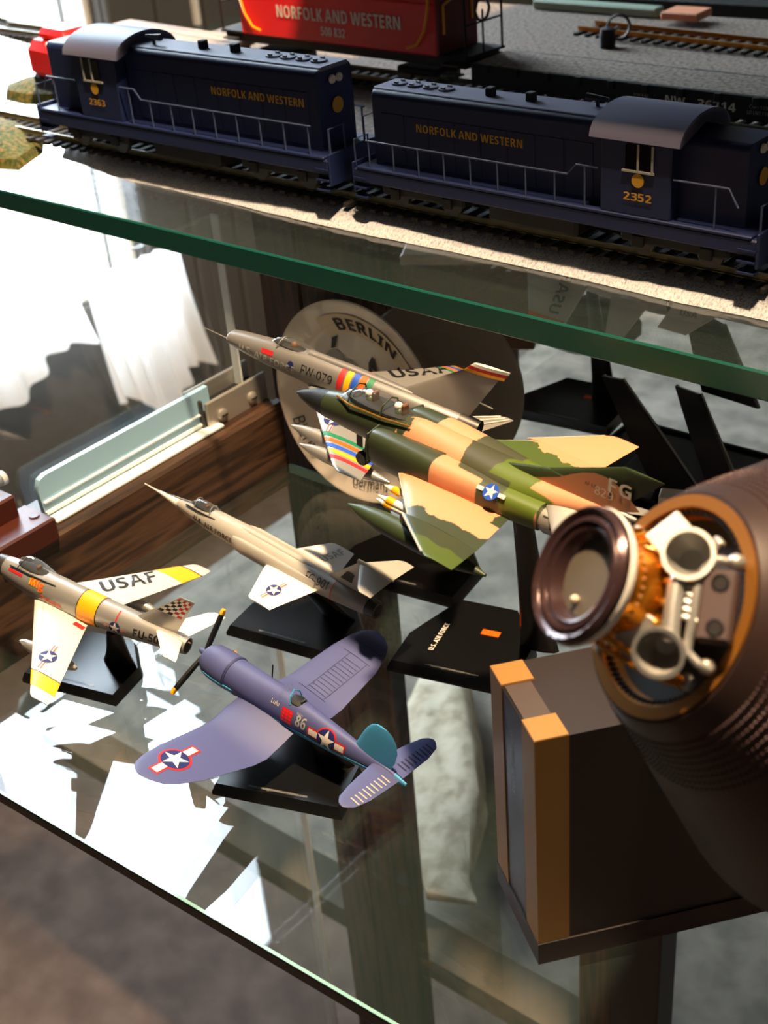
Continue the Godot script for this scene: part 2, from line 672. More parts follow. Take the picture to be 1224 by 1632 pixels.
# ---------------------------------------------------------------- set-up
func _ready() -> void:
	var cam := Camera3D.new()
	cam.name = "camera"
	add_child(cam)
	cam.transform = Transform3D(Basis(Vector3(0.782133, -0.076163, -0.618439), Vector3(-0.272785, 0.850489, -0.449729), Vector3(0.560228, 0.520449, 0.644420)), Vector3(0, 0.335, 0))
	cam.near = 0.02
	cam.far = 50.0
	var lens := CameraAttributesPhysical.new()
	lens.frustum_focal_length = 30.147
	lens.frustum_focus_distance = 0.47
	lens.exposure_aperture = 13.0
	cam.attributes = lens
	cam.fov = 43.42
	var env := Environment.new()
	env.background_mode = Environment.BG_SKY
	var sky := ProceduralSkyMaterial.new()
	sky.sky_top_color = Color(0.86, 0.93, 1.0)
	sky.sky_horizon_color = Color(0.95, 0.98, 1.0)
	sky.ground_horizon_color = Color(0.80, 0.84, 0.84)
	sky.ground_bottom_color = Color(0.6, 0.62, 0.6)
	env.sky = Sky.new()
	env.sky.sky_material = sky
	env.background_energy_multiplier = 9.0
	env.tonemap_mode = Environment.TONE_MAPPER_LINEAR
	env.tonemap_exposure = 1.0
	env.sdfgi_enabled = true
	env.ssao_enabled = true
	env.ssil_enabled = true
	var we := WorldEnvironment.new()
	we.name = "environment"
	we.environment = env
	add_child(we)
	# daylight that the window lets in
	var day := AreaLight3D.new()
	day.name = "window_daylight"
	day.area_size = Vector2(0.50, 2.4)
	day.light_color = Color(0.88, 0.95, 1.0)
	day.light_energy = 7.0
	day.area_range = 12.0
	day.shadow_enabled = true
	add_child(day)
	day.position = Vector3(-1.585, 0.80, -1.045)
	day.rotation_degrees = Vector3(0, -90, 0)
	materials()
	build_room()
	build_cabinet()
	build_planes()
	build_capsule()
	build_trains()
	build_back_things()

# ---------------------------------------------------------------- room
func build_room() -> void:
	struct("floor", box(Vector3(0, -0.95, 0), Vector3(3.4, 0.1, 3.6)), M.carpet)
	struct("ceiling", box(Vector3(0, 2.25, 0), Vector3(3.4, 0.1, 3.6)), M.ceiling_paint)
	struct("wall_right", box(Vector3(1.65, 0.65, 0), Vector3(0.1, 3.1, 3.6)), M.room_wall)
	struct("wall_front", box(Vector3(0, 0.65, 1.75), Vector3(3.4, 3.1, 0.1)), M.room_wall)
	struct("wall_back", box(Vector3(0, 0.65, -1.75), Vector3(3.4, 3.1, 0.1)), M.room_wall)
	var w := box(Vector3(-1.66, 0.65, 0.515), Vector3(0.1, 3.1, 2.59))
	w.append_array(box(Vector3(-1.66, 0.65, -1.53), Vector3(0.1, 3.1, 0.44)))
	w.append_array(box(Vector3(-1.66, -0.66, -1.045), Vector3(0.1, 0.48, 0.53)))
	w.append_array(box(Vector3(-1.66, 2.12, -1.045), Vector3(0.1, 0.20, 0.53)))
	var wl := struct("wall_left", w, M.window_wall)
	for k in 4:
		obj("wall_board", box(Vector3(-1.605, 0.65, -1.36 - 0.1 * k), Vector3(0.016, 3.1, 0.094), 0.004), M.window_wall, wl)
	var win := Node3D.new()
	win.name = "window_1"
	add_child(win)
	win.set_meta("kind", "structure")
	var fr := PackedVector3Array()
	for s in [-1, 1]:
		fr.append_array(box(Vector3(-1.655, 0.80, -1.045 + s * 0.258), Vector3(0.05, 2.44, 0.014), 0.003))
		fr.append_array(box(Vector3(-1.655, 0.80 + s * 1.213, -1.045), Vector3(0.05, 0.014, 0.53), 0.003))
	obj("window_frame", fr, M.white_paint, win)
	obj("window_pane", box(Vector3(-1.66, 0.80, -1.045), Vector3(0.004, 2.40, 0.50)), M.side_glass, win)
	# gathered white curtain along the bottom of the window
	for part in [[-1.29, -1.10, -0.33, -0.53, "tied white ruffled curtain hanging beside the dark hook under the bright window", -1.50], [-1.12, -0.76, -0.30, -0.44, "white ruffled curtain edge farther left under the bright window", -1.57]]:
		var rows := []
		for j in 9:
			var v := j / 8.0
			var ring := PackedVector3Array()
			var n := 60
			for i in n + 1:
				var u := float(i) / n
				var wave := sin(u * 46.0 + v * 1.5) * 0.008 * (0.5 + v) + sin(u * 17.0 + 2.0) * 0.01 * v
				var hem := 0.018 * sin(u * 9.0) * v
				ring.append(Vector3(part[5] + wave + 0.03 * v * v, lerpf(part[2], part[3], v) + hem - 0.03 * v * sin(u * 3.1), lerpf(part[0], part[1], u)))
			rows.append(ring)
		var soup := PackedVector3Array()
		for j in 8:
			for i in 60:
				soup.append_array(quad(rows[j][i], rows[j][i + 1], rows[j + 1][i + 1], rows[j + 1][i]))
		tag(obj("ruffled_curtain", soup, M.sheer_curtain, self, 1.0, 60.0), part[4], "curtain", "curtains at the window")
	var hk := thing("curtain_hook", "small dark hook on the grey wall just right of the curtain", "hook", Vector3(-1.585, -0.565, -1.30))
	obj("plate", box(Vector3.ZERO, Vector3(0.012, 0.05, 0.03), 0.004), M.dark_steel, hk)
	obj("arm", tube([Vector3(0, 0, 0), Vector3(0.03, -0.004, 0), Vector3(0.04, 0.01, 0.01), Vector3(0.035, 0.026, 0.012)], 0.007, 8), M.dark_steel, hk)
	struct("trim_2", box(Vector3(-1.593, 0.45, -1.487), Vector3(0.012, 1.0, 0.010), 0.002), M.white_paint)
	# warm lamp that hangs behind and to the right of the camera
	var lamp := thing("pendant_lamp", "pendant lamp with a plain shade above the cabinet", "lamp", Vector3(-0.1, 1.25, -0.25))
	obj("lamp_shade", lathe([Vector2(0.03, 0.09), Vector2(0.06, 0.07), Vector2(0.13, -0.03), Vector2(0.127, -0.03), Vector2(0.057, 0.066), Vector2(0.03, 0.084)], 32, false), M.lamp_shade, lamp)
	obj("cord", tube([Vector3(0, 0.08, 0), Vector3(0, 0.95, 0)], 0.004), M.matt_black, lamp)
	obj("bulb", ball(Vector3(0, 0, 0), Vector3(0.03, 0.035, 0.03)), M.bulb_glow, lamp)
	var sp := SpotLight3D.new()
	sp.name = "lamp_light"
	sp.light_color = Color(1.0, 0.87, 0.70)
	sp.light_energy = 4.5
	sp.light_size = 0.03
	sp.spot_range = 12.0
	sp.spot_attenuation = 2.0
	sp.spot_angle = 62.0
	sp.spot_angle_attenuation = 0.4
	sp.shadow_enabled = true
	lamp.add_child(sp)
	sp.look_at_from_position(Vector3(-0.1, 1.25, -0.25), Vector3(-0.2, 0.1, -0.28))

# ---------------------------------------------------------------- cabinet
func build_cabinet() -> void:
	var X := -1.0
	# lower glass shelf: a slab with a corner cut out round the upright
	var lower := thing("glass_shelf", "large clear lower glass shelf that the model aircraft stand on", "shelf", Vector3(0, 0, 0))
	var poly := PackedVector2Array([Vector2(-0.436, 0.1754), Vector2(0.16, 0.194), Vector2(0.16, 0.64), Vector2(-0.385, 0.62), Vector2(-0.385, 0.428), Vector2(-0.436, 0.426)])
	obj("glass_sheet", move(prism(poly, -0.0055, 0.0), pose(0, 0, 0, -90)), M.shelf_glass, lower)
	var fd := (Vector3(0.16, 0, -0.194) - Vector3(-0.436, 0, -0.1754))
	var turn := rad_to_deg(-atan2(fd.z, fd.x))
	var mid := Vector3(-0.138, 0, -0.1847)
	obj("front_edge", move(box(Vector3(0, -0.0031, 0.0002), Vector3(fd.length(), 0.0044, 0.0012)), pose(mid.x, 0, mid.z, 0, turn)), M.glass_dark_edge, lower)
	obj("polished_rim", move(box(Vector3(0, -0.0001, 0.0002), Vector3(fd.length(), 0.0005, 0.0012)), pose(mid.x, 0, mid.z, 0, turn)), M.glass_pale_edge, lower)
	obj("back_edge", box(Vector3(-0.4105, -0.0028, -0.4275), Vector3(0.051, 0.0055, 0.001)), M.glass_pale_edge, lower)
	# upper glass shelf under the trains
	var upper := thing("glass_shelf", "upper glass shelf with a thick dark green front edge below the trains", "shelf")
	var a := Vector3(-0.76, 0, -0.379)
	var b := Vector3(0.12, 0, -0.3525)
	obj("glass_sheet", move(prism(PackedVector2Array([Vector2(a.x, -a.z), Vector2(b.x, -b.z), Vector2(b.x, 0.84), Vector2(a.x, 0.84)]), 0.1400, 0.15), pose(0, 0, 0, -90)), M.shelf_glass, upper)
	fd = b - a
	obj("front_edge", move(box(Vector3(0, 0.1450, 0.0004), Vector3(fd.length(), 0.0102, 0.0016), 0.0006), pose((a.x + b.x) / 2, 0, (a.z + b.z) / 2, 0, rad_to_deg(-atan2(fd.z, fd.x)))), M.glass_green, upper)
	# glass side of the case, standing on the rail, and the one below it
	var side := thing("glass_side_panel", "clear glass side panel of the case standing in a metal clamp", "glass panel")
	for q in [[0.026, 0.138]]:
		obj("glass_sheet", box(Vector3(-0.457, (q[0] + q[1]) / 2, -0.26), Vector3(0.005, q[1] - q[0], 0.318)), M.side_glass, side)
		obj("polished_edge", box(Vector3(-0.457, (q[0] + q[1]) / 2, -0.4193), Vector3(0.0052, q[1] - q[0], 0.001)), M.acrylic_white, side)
	var low := thing("glass_side_panel", "lower glass side panel seen through the shelf below the rail", "glass panel")
	obj("glass_sheet", box(Vector3(-0.457, -0.45, -0.26), Vector3(0.005, 0.78, 0.318)), M.side_glass, low)
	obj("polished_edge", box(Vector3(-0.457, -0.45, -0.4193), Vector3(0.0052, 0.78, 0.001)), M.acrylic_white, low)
	# wooden side rail
	var rail := thing("wooden_rail", "dark wooden side rail with a pale worn top edge beside the lower shelf", "rail")
	obj("rail_body", box(Vector3(-0.4545, 0.011, -0.25), Vector3(0.035, 0.05, 0.36), 0.0015), M.wood_rail, rail)
	# the corner upright, planks with a joint
	var up := thing("wooden_upright", "dark wooden corner upright of two planks running behind the souvenir plate", "post")
	obj("plank", box(Vector3(-0.439, -0.381, -0.4475), Vector3(0.028, 1.038, 0.016), 0.0012), M.wood_upright, up)
	obj("plank", box(Vector3(-0.4065, -0.381, -0.4465), Vector3(0.0345, 1.038, 0.016), 0.0012), M.wood_upright, up)
	obj("screw_head", move(lathe([Vector2(0.001, 0), Vector2(0.003, 0), Vector2(0.003, 0.001), Vector2(0.001, 0.0014)], 12), pose(-0.398, -0.2, -0.438, 90)), M.dark_steel, up)
	# cabinet roof that shades the back of the case
	var roof := struct("trim_1", move(box(Vector3.ZERO, Vector3(1.12, 0.02, 0.62), 0.002), pose(0.10, 0.37, -0.672, 0, -2.6)), M.wood_rail)
	for z in [-0.42, -0.97]:
		obj("roof_post", box(Vector3(0.63, -0.27, z), Vector3(0.04, 1.26, 0.04), 0.002), M.wood_upright, roof)
	var wp := thing("back_panel", "brown wooden back panel with upright joints seen behind the Berlin plate", "panel")
	for k in 3:
		obj("plank", box(Vector3(-0.575 + 0.052 * k, 0.03, -0.66), Vector3(0.0505, 0.21, 0.014), 0.001), M.wood_upright, wp)
	# a second upright below the shelf
	var leg := thing("wooden_upright", "reddish brown wooden leg seen through the glass under the big box", "post", Vector3(-0.246, -0.42, -0.44))
	obj("light_plank", box(Vector3(0, 0, 0), Vector3(0.024, 0.72, 0.016), 0.001), M.wood_upright, leg)
	obj("dark_plank", box(Vector3(0.027, 0, 0.004), Vector3(0.030, 0.72, 0.02), 0.001), M.capsule_dark, leg)
	# acrylic channel strip on the rail
	var ch := thing("acrylic_strip", "pale blue clear acrylic strip lying along the top of the wooden rail", "strip")
	var ys := [0.0365, 0.060]
	var outline := PackedVector2Array([Vector2(0.392, 0.0362), Vector2(0.2835, 0.0362), Vector2(0.2825, 0.052), Vector2(0.2845, 0.0565), Vector2(0.288, 0.0578), Vector2(0.392, 0.0578)])
	obj("upright_wall", move(prism(outline, -0.0015, 0.0015), pose(-0.4525, 0, 0, 0, 90)), M.acrylic_blue, ch)
	obj("foot", box(Vector3(-0.4475, 0.0371, -0.338), Vector3(0.008, 0.0016, 0.109), 0.0004), M.acrylic_white, ch)
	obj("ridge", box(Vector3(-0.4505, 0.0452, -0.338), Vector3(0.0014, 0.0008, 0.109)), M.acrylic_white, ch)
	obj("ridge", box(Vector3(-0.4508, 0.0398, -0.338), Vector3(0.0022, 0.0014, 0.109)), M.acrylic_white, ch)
	# metal glass clamp
	var cl := thing("glass_clamp", "steel clamp with two screws gripping the bottom corner of the side panel", "clamp", Vector3(-0.455, 0.036, -0.407))
	obj("back_plate", box(Vector3(-0.006, 0.006, 0), Vector3(0.002, 0.026, 0.046), 0.0006), M.steel, cl)
	obj("front_plate", box(Vector3(0.0065, 0.004, -0.001), Vector3(0.002, 0.022, 0.044), 0.0006), M.steel, cl)
	obj("end_plate", box(Vector3(0, 0.004, 0.0225), Vector3(0.012, 0.026, 0.002), 0.0006), M.dark_steel, cl)
	obj("rubber_lining", box(Vector3(0.0005, 0.001, 0), Vector3(0.011, 0.018, 0.044)), M.matt_black, cl)
	obj("base_flange", box(Vector3(0.011, -0.0055, -0.004), Vector3(0.012, 0.003, 0.054), 0.001), M.dark_steel, cl)
	for k in [-1, 1]:
		var sc := obj("screw", move(lathe([Vector2(0.0005, 0.0016), Vector2(0.0022, 0.0014), Vector2(0.0032, 0.0005), Vector2(0.0032, -0.001)], 16), pose(0.0077, 0.005, k * 0.011, 0, 0, -90)), M.steel, cl)
		obj("slot", box(Vector3(0.0092, 0.005, k * 0.011), Vector3(0.0006, 0.0008, 0.004)), M.matt_black, sc)
	# brown corner block on the rail at the left edge of the picture
	var cb := thing("corner_block", "reddish brown plastic corner block at the near end of the acrylic strip", "bracket", Vector3(-0.452, 0.036, -0.262))
	obj("low_step", box(Vector3(0.006, 0.004, 0.0), Vector3(0.022, 0.012, 0.032), 0.001), M.brown_plastic, cb)
	obj("high_step", box(Vector3(-0.005, 0.011, 0.004), Vector3(0.014, 0.020, 0.024), 0.001), M.brown_plastic, cb)
	obj("screw_hole", move(lathe([Vector2(0.0008, 0), Vector2(0.0024, 0), Vector2(0.0024, 0.0012), Vector2(0.0012, 0.0012)], 14), pose(0.008, 0.0095, -0.011)), M.brown_plastic, cb)
	var tb := thing("metal_tube", "short bright metal tube end above the brown corner block", "tube", Vector3(-0.466, 0.058, -0.268))
	obj("barrel", tube([Vector3(0, 0, 0.03), Vector3(0, 0, -0.006)], 0.003, 12), M.steel, tb)
	obj("rim", tube([Vector3(0, 0, -0.006), Vector3(0, 0, -0.0085)], 0.0034, 12), M.white_paint, tb)

# ---------------------------------------------------------------- aircraft
func airplane(called: String, label: String, nose: Vector3, turn: Vector3) -> Node3D:
	return thing(called, label, "model airplane", nose, turn)

func part(called: String, soup, m, parent: Node, crease := 38.0, uvf = null) -> MeshInstance3D:
	return obj(called, soup, m, parent, 0.01, crease, uvf)

func build_planes() -> void:
	build_corsair()
	build_yellow_band_jet()
	build_straight_wing_jet()
	build_camouflage_jet()
	build_striped_jet()
	build_stands()

func canopy(st: Array, z0: float, z1: float, wide: float, high: float, peak := 0.4) -> PackedVector3Array:
	var rings := []
	for j in 9:
		var u := j / 8.0
		var z := lerpf(z0, z1, u)
		var k := sin(PI * pow(u, 0.75 + (0.4 - peak))) if u < 0.999 else 0.0
		k = maxf(k, 0.02)
		var s := station(st, z)
		var r := PackedVector3Array()
		for i in 16:
			var a := TAU * i / 16
			r.append(Vector3(cos(a) * wide * (0.4 + 0.6 * k), s[1] + s[3] * 0.86 + sin(a) * (high * k if sin(a) > 0 else 0.08), z))
		rings.append(r)
	return loft(rings)

func build_corsair() -> void:
	var t := airplane("model_airplane", "dark blue propeller plane with bent wings and a white 86, nearest the shelf's front edge", Vector3(-0.321, 0.032, -0.256), Vector3(8.79, 86.97, -8.05))
	var st := [[0.12, -0.08, 0.36, 0.36], [0.2, -0.08, 0.52, 0.52], [0.45, -0.07, 0.65, 0.65], [1.0, -0.05, 0.69, 0.69], [1.68, -0.03, 0.69, 0.69], [1.70, -0.02, 0.655, 0.665], [3.0, 0.02, 0.62, 0.72], [4.2, 0.08, 0.55, 0.76], [5.2, 0.12, 0.5, 0.72], [7.0, 0.2, 0.36, 0.55], [8.5, 0.28, 0.21, 0.38], [9.6, 0.33, 0.11, 0.2], [10.25, 0.35, 0.035, 0.06]]
	part("fuselage", hull(st, 1.7, 9.75), M.navy_paint, t)
	part("tail_cone", hull(st, 9.7, 10.25, 0.012), M.sky_blue_paint, t)
	var cowl := part("engine_cowl", hull(st, 0.12, 1.69, 0.012), M.navy_paint, t)
	part("cowl_flap_seam", hull(st, 1.60, 1.66, 0.022), M.navy_line, cowl)
	var lower_cowl := []
	var lower_belly := []
	for z in [0.3, 0.6, 1.0, 1.5, 1.9, 2.15]:
		var r := PackedVector3Array()
		for i in 13:
			r.append(hull_point(st, z, PI + 0.25 + (PI - 0.5) * i / 12.0, 0.035))
		lower_cowl.append(r)
	part("chin_panel", loft(lower_cowl), M.sky_blue_paint, cowl)
	for z in [3.0, 4.5, 5.5, 7.0, 8.5, 9.6]:
		var r := PackedVector3Array()
		for i in 13:
			r.append(hull_point(st, z, PI + 0.42 + (PI - 0.84) * i / 12.0, 0.02))
		lower_belly.append(r)
	part("belly_panel", loft(lower_belly), M.sky_blue_paint, t)
	part("prop_hub", lathe_z([Vector2(0.02, -0.34), Vector2(0.09, -0.3), Vector2(0.13, -0.18), Vector2(0.14, 0.1), Vector2(0.3, 0.2)]), M.navy_paint, t)
	for ph in [64.0, 214.0, 334.0]:
		var d := Vector3(cos(deg_to_rad(ph)), sin(deg_to_rad(ph)), 0)
		var hub := Vector3(0, -0.1, -0.05)
		var s := d.cross(Vector3(0, 0, 1))
		var rings := []
		for q in [[0.1, 0.06], [0.5, 0.1], [1.1, 0.115], [1.75, 0.1]]:
			var r := PackedVector3Array()
			for i in 8:
				var a := TAU * i / 8
				r.append(hub + d * q[0] + s * cos(a) * q[1] * 1.5 + Vector3(0, 0, 1) * sin(a) * 0.085)
			rings.append(r)
		var bl := part("propeller_blade", loft(rings), M.matt_black, t)
		rings = [rings[-1]]
		for q in [[1.9, 0.085], [1.98, 0.05]]:
			var r := PackedVector3Array()
			for i in 8:
				var a := TAU * i / 8
				r.append(hub + d * q[0] + s * cos(a) * q[1] * 1.5 + Vector3(0, 0, 1) * sin(a) * 0.085)
			rings.append(r)
		part("yellow_tip", loft(rings), M.mark_yellow, bl)
	var sec := [[0.35, 2.45, 5.25, -0.35, 0.22], [1.0, 2.35, 5.25, -0.62, 0.21], [1.75, 2.35, 5.25, -0.86, 0.19], [2.4, 2.42, 5.22, -0.80, 0.17], [4.6, 2.58, 4.95, -0.33, 0.12], [5.5, 2.75, 4.65, -0.14, 0.09], [5.95, 2.92, 4.38, -0.05, 0.07], [6.2, 3.15, 4.0, 0.0, 0.05], [6.3, 3.4, 3.7, 0.02, 0.03]]
	for s in [-1, 1]:
		var w := part("wing", wing(sec, s), M.navy_paint, t)
		var ribs := PackedVector3Array()
		if s > 0:
			for k in 11:
				var x := 2.3 + 0.2 * k
				ribs.append_array(on_wing(flat(rect(-0.012, -0.42, 0.012, 0.42), 0.0, 0.3), sec, x, 3.95))
			for zz in [3.5, 4.42]:
				ribs.append_array(on_wing(flat(rect(-1.25, -0.012, 1.25, 0.012), 0.0, 0.3), sec, 3.4, zz))
			for x in [2.1, 4.65, 5.35]:
				ribs.append_array(on_wing(flat(rect(-0.012, -0.7, 0.012, 0.7), 0.0, 0.3), sec, x, 3.85))
			part("panel_lines", ribs, M.navy_line, w)
	part("insignia", mapped(emblem(0.52, true, false, true), func(p): return on_wing(p, sec, -4.75, 3.62, 4.0)), null, t)
	# fuselage markings on the left
	part("insignia", mapped(emblem(0.40, true, false, true, 0.12), func(p): return on_hull(p, st, 6.75, 6.0)), null, t)
	part("lettering", on_hull(letters("86", 0.42, 0.004, true, 0.8), st, 5.55, -2.0), M.mark_grey, t)
	part("lettering", on_hull(letters("Lulu", 0.16, 0.004, false), st, 4.25, 26.0), M.mark_white, t)
	part("lettering", on_hull(letters("NAVY", 0.09, 0.004, false), st, 5.42, 36.0), M.mark_grey, t)
	var fl := part("red_panel", on_hull(flat(rect(-0.26, -0.26, 0.26, 0.26), 0.0, 0.15), st, 4.88, 12.0), M.mark_red, t)
	var gr := PackedVector3Array()
	for i in 3:
		for j in 4:
			gr.append_array(on_hull(flat(shift(rect(-0.05, -0.035, 0.05, 0.035), Vector2(-0.165 + 0.16 * i, -0.18 + 0.12 * j)), 0.006), st, 4.9, 12.0))
	part("victory_tally", gr, M.bright_red, fl)
	# cockpit
	var ck := part("cockpit_opening", ball(Vector3(0, 0.74, 4.95), Vector3(0.3, 0.12, 0.42)), M.matt_black, t)
	part("seat", box(Vector3(0, 0.82, 5.2), Vector3(0.26, 0.24, 0.08), 0.02), M.panel_grey, ck)
	var ws := part("windscreen", canopy(st, 4.2, 4.95, 0.34, 0.42, 0.8), M.canopy_glass, t)
	part("windscreen_frame", tube([Vector3(-0.34, 0.68, 4.85), Vector3(-0.25, 0.98, 4.75), Vector3(0, 1.12, 4.68), Vector3(0.25, 0.98, 4.75), Vector3(0.34, 0.68, 4.85)], 0.028), M.sky_blue_paint, ws)
	part("radio_mast", tube([Vector3(0.3, 0.55, 3.3), Vector3(0.3, 1.25, 3.25)], 0.03), M.matt_black, t)
	# tail
	var fin_rings := []
	for q in [[0.4, 7.7, 9.45, 0.1], [0.9, 7.9, 9.62, 0.09], [1.35, 8.06, 9.66, 0.08], [1.7, 8.22, 9.55, 0.07], [1.93, 8.4, 9.35, 0.05], [2.05, 8.6, 9.1, 0.03]]:
		var r := PackedVector3Array()
		for c in CH:
			r.append(Vector3(q[3] * foil(c), q[0], lerpf(q[1], q[2], c)))
		for k in range(CH.size() - 2, -1, -1):
			r.append(Vector3(-q[3] * foil(CH[k]), q[0], lerpf(q[1], q[2], CH[k])))
		fin_rings.append(r)
	part("tail_fin", loft(fin_rings), M.sky_blue_paint, t)
	var ts := [[0.1, 8.75, 10.0, 0.42, 0.09], [1.6, 8.95, 9.95, 0.42, 0.07], [2.25, 9.1, 9.8, 0.42, 0.05], [2.45, 9.25, 9.62, 0.42, 0.035], [2.52, 9.38, 9.52, 0.42, 0.02]]
	for s in [-1, 1]:
		var w := part("tailplane", wing(ts, s), M.navy_paint, t)
		var ribs := PackedVector3Array()
		for k in 9:
			ribs.append_array(on_wing(flat(rect(-0.03, -0.2, 0.03, 0.2), 0.01, 0.2), ts, s * (0.45 + 0.2 * k), 9.65))
		part("rib_tapes", ribs, M.pale_grey_paint if s < 0 else M.navy_line, w)

func lathe_z(profile: Array, n := 20) -> PackedVector3Array:
	return fix(move(lathe(profile, n), pose(0, 0, 0, 90)))

func build_yellow_band_jet() -> void:
	var t := airplane("model_airplane", "silver swept-wing jet with yellow bands and USAF on its far wing", Vector3(-0.427, 0.045, -0.238), Vector3(10.95, 99.84, -3.89))
	var st := [[0.25, 0.38, 0.28, 0.32], [0.32, 0.38, 0.34, 0.38], [0.9, 0.32, 0.46, 0.52], [2.0, 0.25, 0.58, 0.68], [3.5, 0.22, 0.63, 0.74], [5.0, 0.24, 0.62, 0.70], [7.0, 0.36, 0.55, 0.60], [9.0, 0.52, 0.42, 0.46], [9.9, 0.58, 0.33, 0.36]]
	part("fuselage", hull(st), M.silver_paint, t)
	part("nose_ring", hull(st, 0.25, 0.75, 0.012), M.dark_steel, t)
	part("intake_hole", ball(Vector3(0, 0.38, 0.27), Vector3(0.26, 0.3, 0.04)), M.matt_black, t)
	part("exhaust_hole", ball(Vector3(0, 0.58, 9.9), Vector3(0.27, 0.3, 0.03)), M.matt_black, t)
	var band := part("yellow_band", hull(st, 4.85, 5.75, 0.014), M.mark_yellow, t)
	for z in [4.82, 5.75]:
		part("black_edge", hull(st, z, z + 0.035, 0.02), M.mark_black, band)
	var cn := part("canopy", canopy(st, 1.2, 3.7, 0.36, 0.58), M.canopy_glass, t)
	part("cockpit_tub", ball(Vector3(0, 0.88, 2.2), Vector3(0.28, 0.13, 0.85)), M.matt_black, cn)
	part("seat", box(Vector3(0, 1.0, 2.45), Vector3(0.26, 0.36, 0.12), 0.04), M.brown_card, cn)
	part("canopy_frame", tube([Vector3(-0.36, 0.80, 1.55), Vector3(-0.24, 1.15, 1.75), Vector3(0, 1.32, 1.85), Vector3(0.24, 1.15, 1.75), Vector3(0.36, 0.80, 1.55)], 0.025), M.dark_steel, cn)
	part("canopy_rail", tube([Vector3(-0.33, 0.82, 1.2), Vector3(-0.40, 0.85, 2.2), Vector3(-0.36, 0.84, 3.6)], 0.03), M.matt_black, cn)
	var sec := [[0.4, 2.5, 5.5, -0.2, 0.2], [0.62, 2.7, 5.4, -0.2, 0.18], [4.9, 6.2, 7.3, 0.0, 0.07], [5.2, 6.45, 7.36, 0.02, 0.055], [5.3, 6.62, 7.36, 0.02, 0.03]]
	for s in [-1, 1]:
		var w := part("wing", wing(sec, s), M.wing_silver, t)
		part("yellow_wing_band", wing(sec, s, 4.1 if s < 0 else 3.9, 4.8 if s < 0 else 4.75, 0.012), M.mark_yellow, w)
		part("black_edge", wing(sec, s, 4.06 if s < 0 else 4.75, 4.1 if s < 0 else 4.80, 0.016), M.mark_black, w)
		var ln := PackedVector3Array()
		for k in 14:
			var x := 0.9 + 0.22 * k
			var q := wing_at(sec, x)
			ln.append_array(on_wing(flat(PackedVector2Array([Vector2(-0.11, 0.15 - 0.015), Vector2(0.11, -0.015), Vector2(0.11, 0.015), Vector2(-0.11, 0.15 + 0.015)]) if s > 0 else PackedVector2Array([Vector2(-0.11, -0.015), Vector2(0.11, 0.15 - 0.015), Vector2(0.11, 0.15 + 0.015), Vector2(-0.11, 0.015)]), 0.0), sec, s * x, q[1] + 0.55))
		part("slat_line", ln, M.mark_grey, w)
	part("red_root_mark", on_wing(flat(rect(-0.12, -0.25, 0.12, 0.25), 0.0), sec, -0.85, 5.2), M.mark_red, t)
	part("lettering", on_wing(letters("USAF", 0.74, 0.004, true, 1.02), sec, 2.35, 5.35, -34.0), M.mark_black, t)
	part("insignia", mapped(emblem(0.36), func(p): return on_wing(p, sec, -3.2, 5.6, 14.0)), null, t)
	part("insignia", mapped(emblem(0.27, true, true, false, 0.12), func(p): return on_hull(p, st, 6.75, -2.0)), null, t)
	part("lettering", on_hull(letters("FU-50", 0.34, 0.004), st, 8.2, -10.0), M.mark_black, t)
	part("red_line", on_hull(flat(rect(-0.03, 0.0, 0.03, 0.55), 0.0, 0.15), st, 6.75, 22.0), M.mark_red, t)
	part("red_stripe", on_hull(flat(rect(-0.38, -0.06, 0.38, 0.06), 0.0, 0.15), st, 1.55, 38.0), M.mark_red, t)
	var nm := part("lettering", on_hull(letters("Mig", 0.42, 0.004), st, 2.75, 14.0), M.mark_orange, t)
	part("lettering", on_hull(letters("Poison", 0.26, 0.004), st, 3.55, -12.0), M.mark_orange, nm)
	part("lettering", on_hull(letters("Mig", 0.46, 0.0), st, 2.72, 12.0), M.mark_yellow, nm)
	part("tail_fin", blade(Vector3(0, 0.8, 7.3), Vector3(0, 0.85, 9.3), Vector3(0, 2.82, 9.45), Vector3(0, 2.83, 10.12), 0.09, 0.05), M.silver_paint, t)
	# checks on the fin
	var red := PackedVector3Array()
	var blk := PackedVector3Array()
	var wht := PackedVector3Array()
	for j in 7:
		for i in 5:
			var h0 := 0.5 + 0.07 * j
			var f := func(hh: float, uu: float, off: float) -> Vector3:
				var le := Vector3(0, 0.8, 7.3).lerp(Vector3(0, 2.82, 9.45), hh)
				var te := Vector3(0, 0.85, 9.3).lerp(Vector3(0, 2.83, 10.12), hh)
				return le.lerp(te, uu) + Vector3(off, 0, 0)
			var u0 := 0.06 + 0.17 * i
			var q := quad(f.call(h0, u0, -0.1), f.call(h0, u0 + 0.17, -0.1), f.call(h0 + 0.07, u0 + 0.17, -0.1), f.call(h0 + 0.07, u0, -0.1))
			if (i + j) % 2 == 1:
				wht.append_array(q)
			elif i >= 3 or j == 6:
				red.append_array(q)
			else:
				blk.append_array(q)
	part("checker_pattern", [[red, M.mark_red], [blk, M.mark_black], [wht, M.mark_white]], null, t)
	var ts := [[0.2, 8.5, 9.75, 0.85, 0.08], [1.55, 9.75, 10.45, 1.2, 0.06], [1.7, 9.95, 10.5, 1.22, 0.03]]
	for s in [-1, 1]:
		part("tailplane", wing(ts, s), M.white_paint, t)
	part("tail_point", blade(Vector3(0, 0.95, 9.3), Vector3(0, 0.75, 9.3), Vector3(0, 0.8, 10.05), Vector3(0, 0.75, 10.0), 0.08, 0.03), M.brown_card, t)
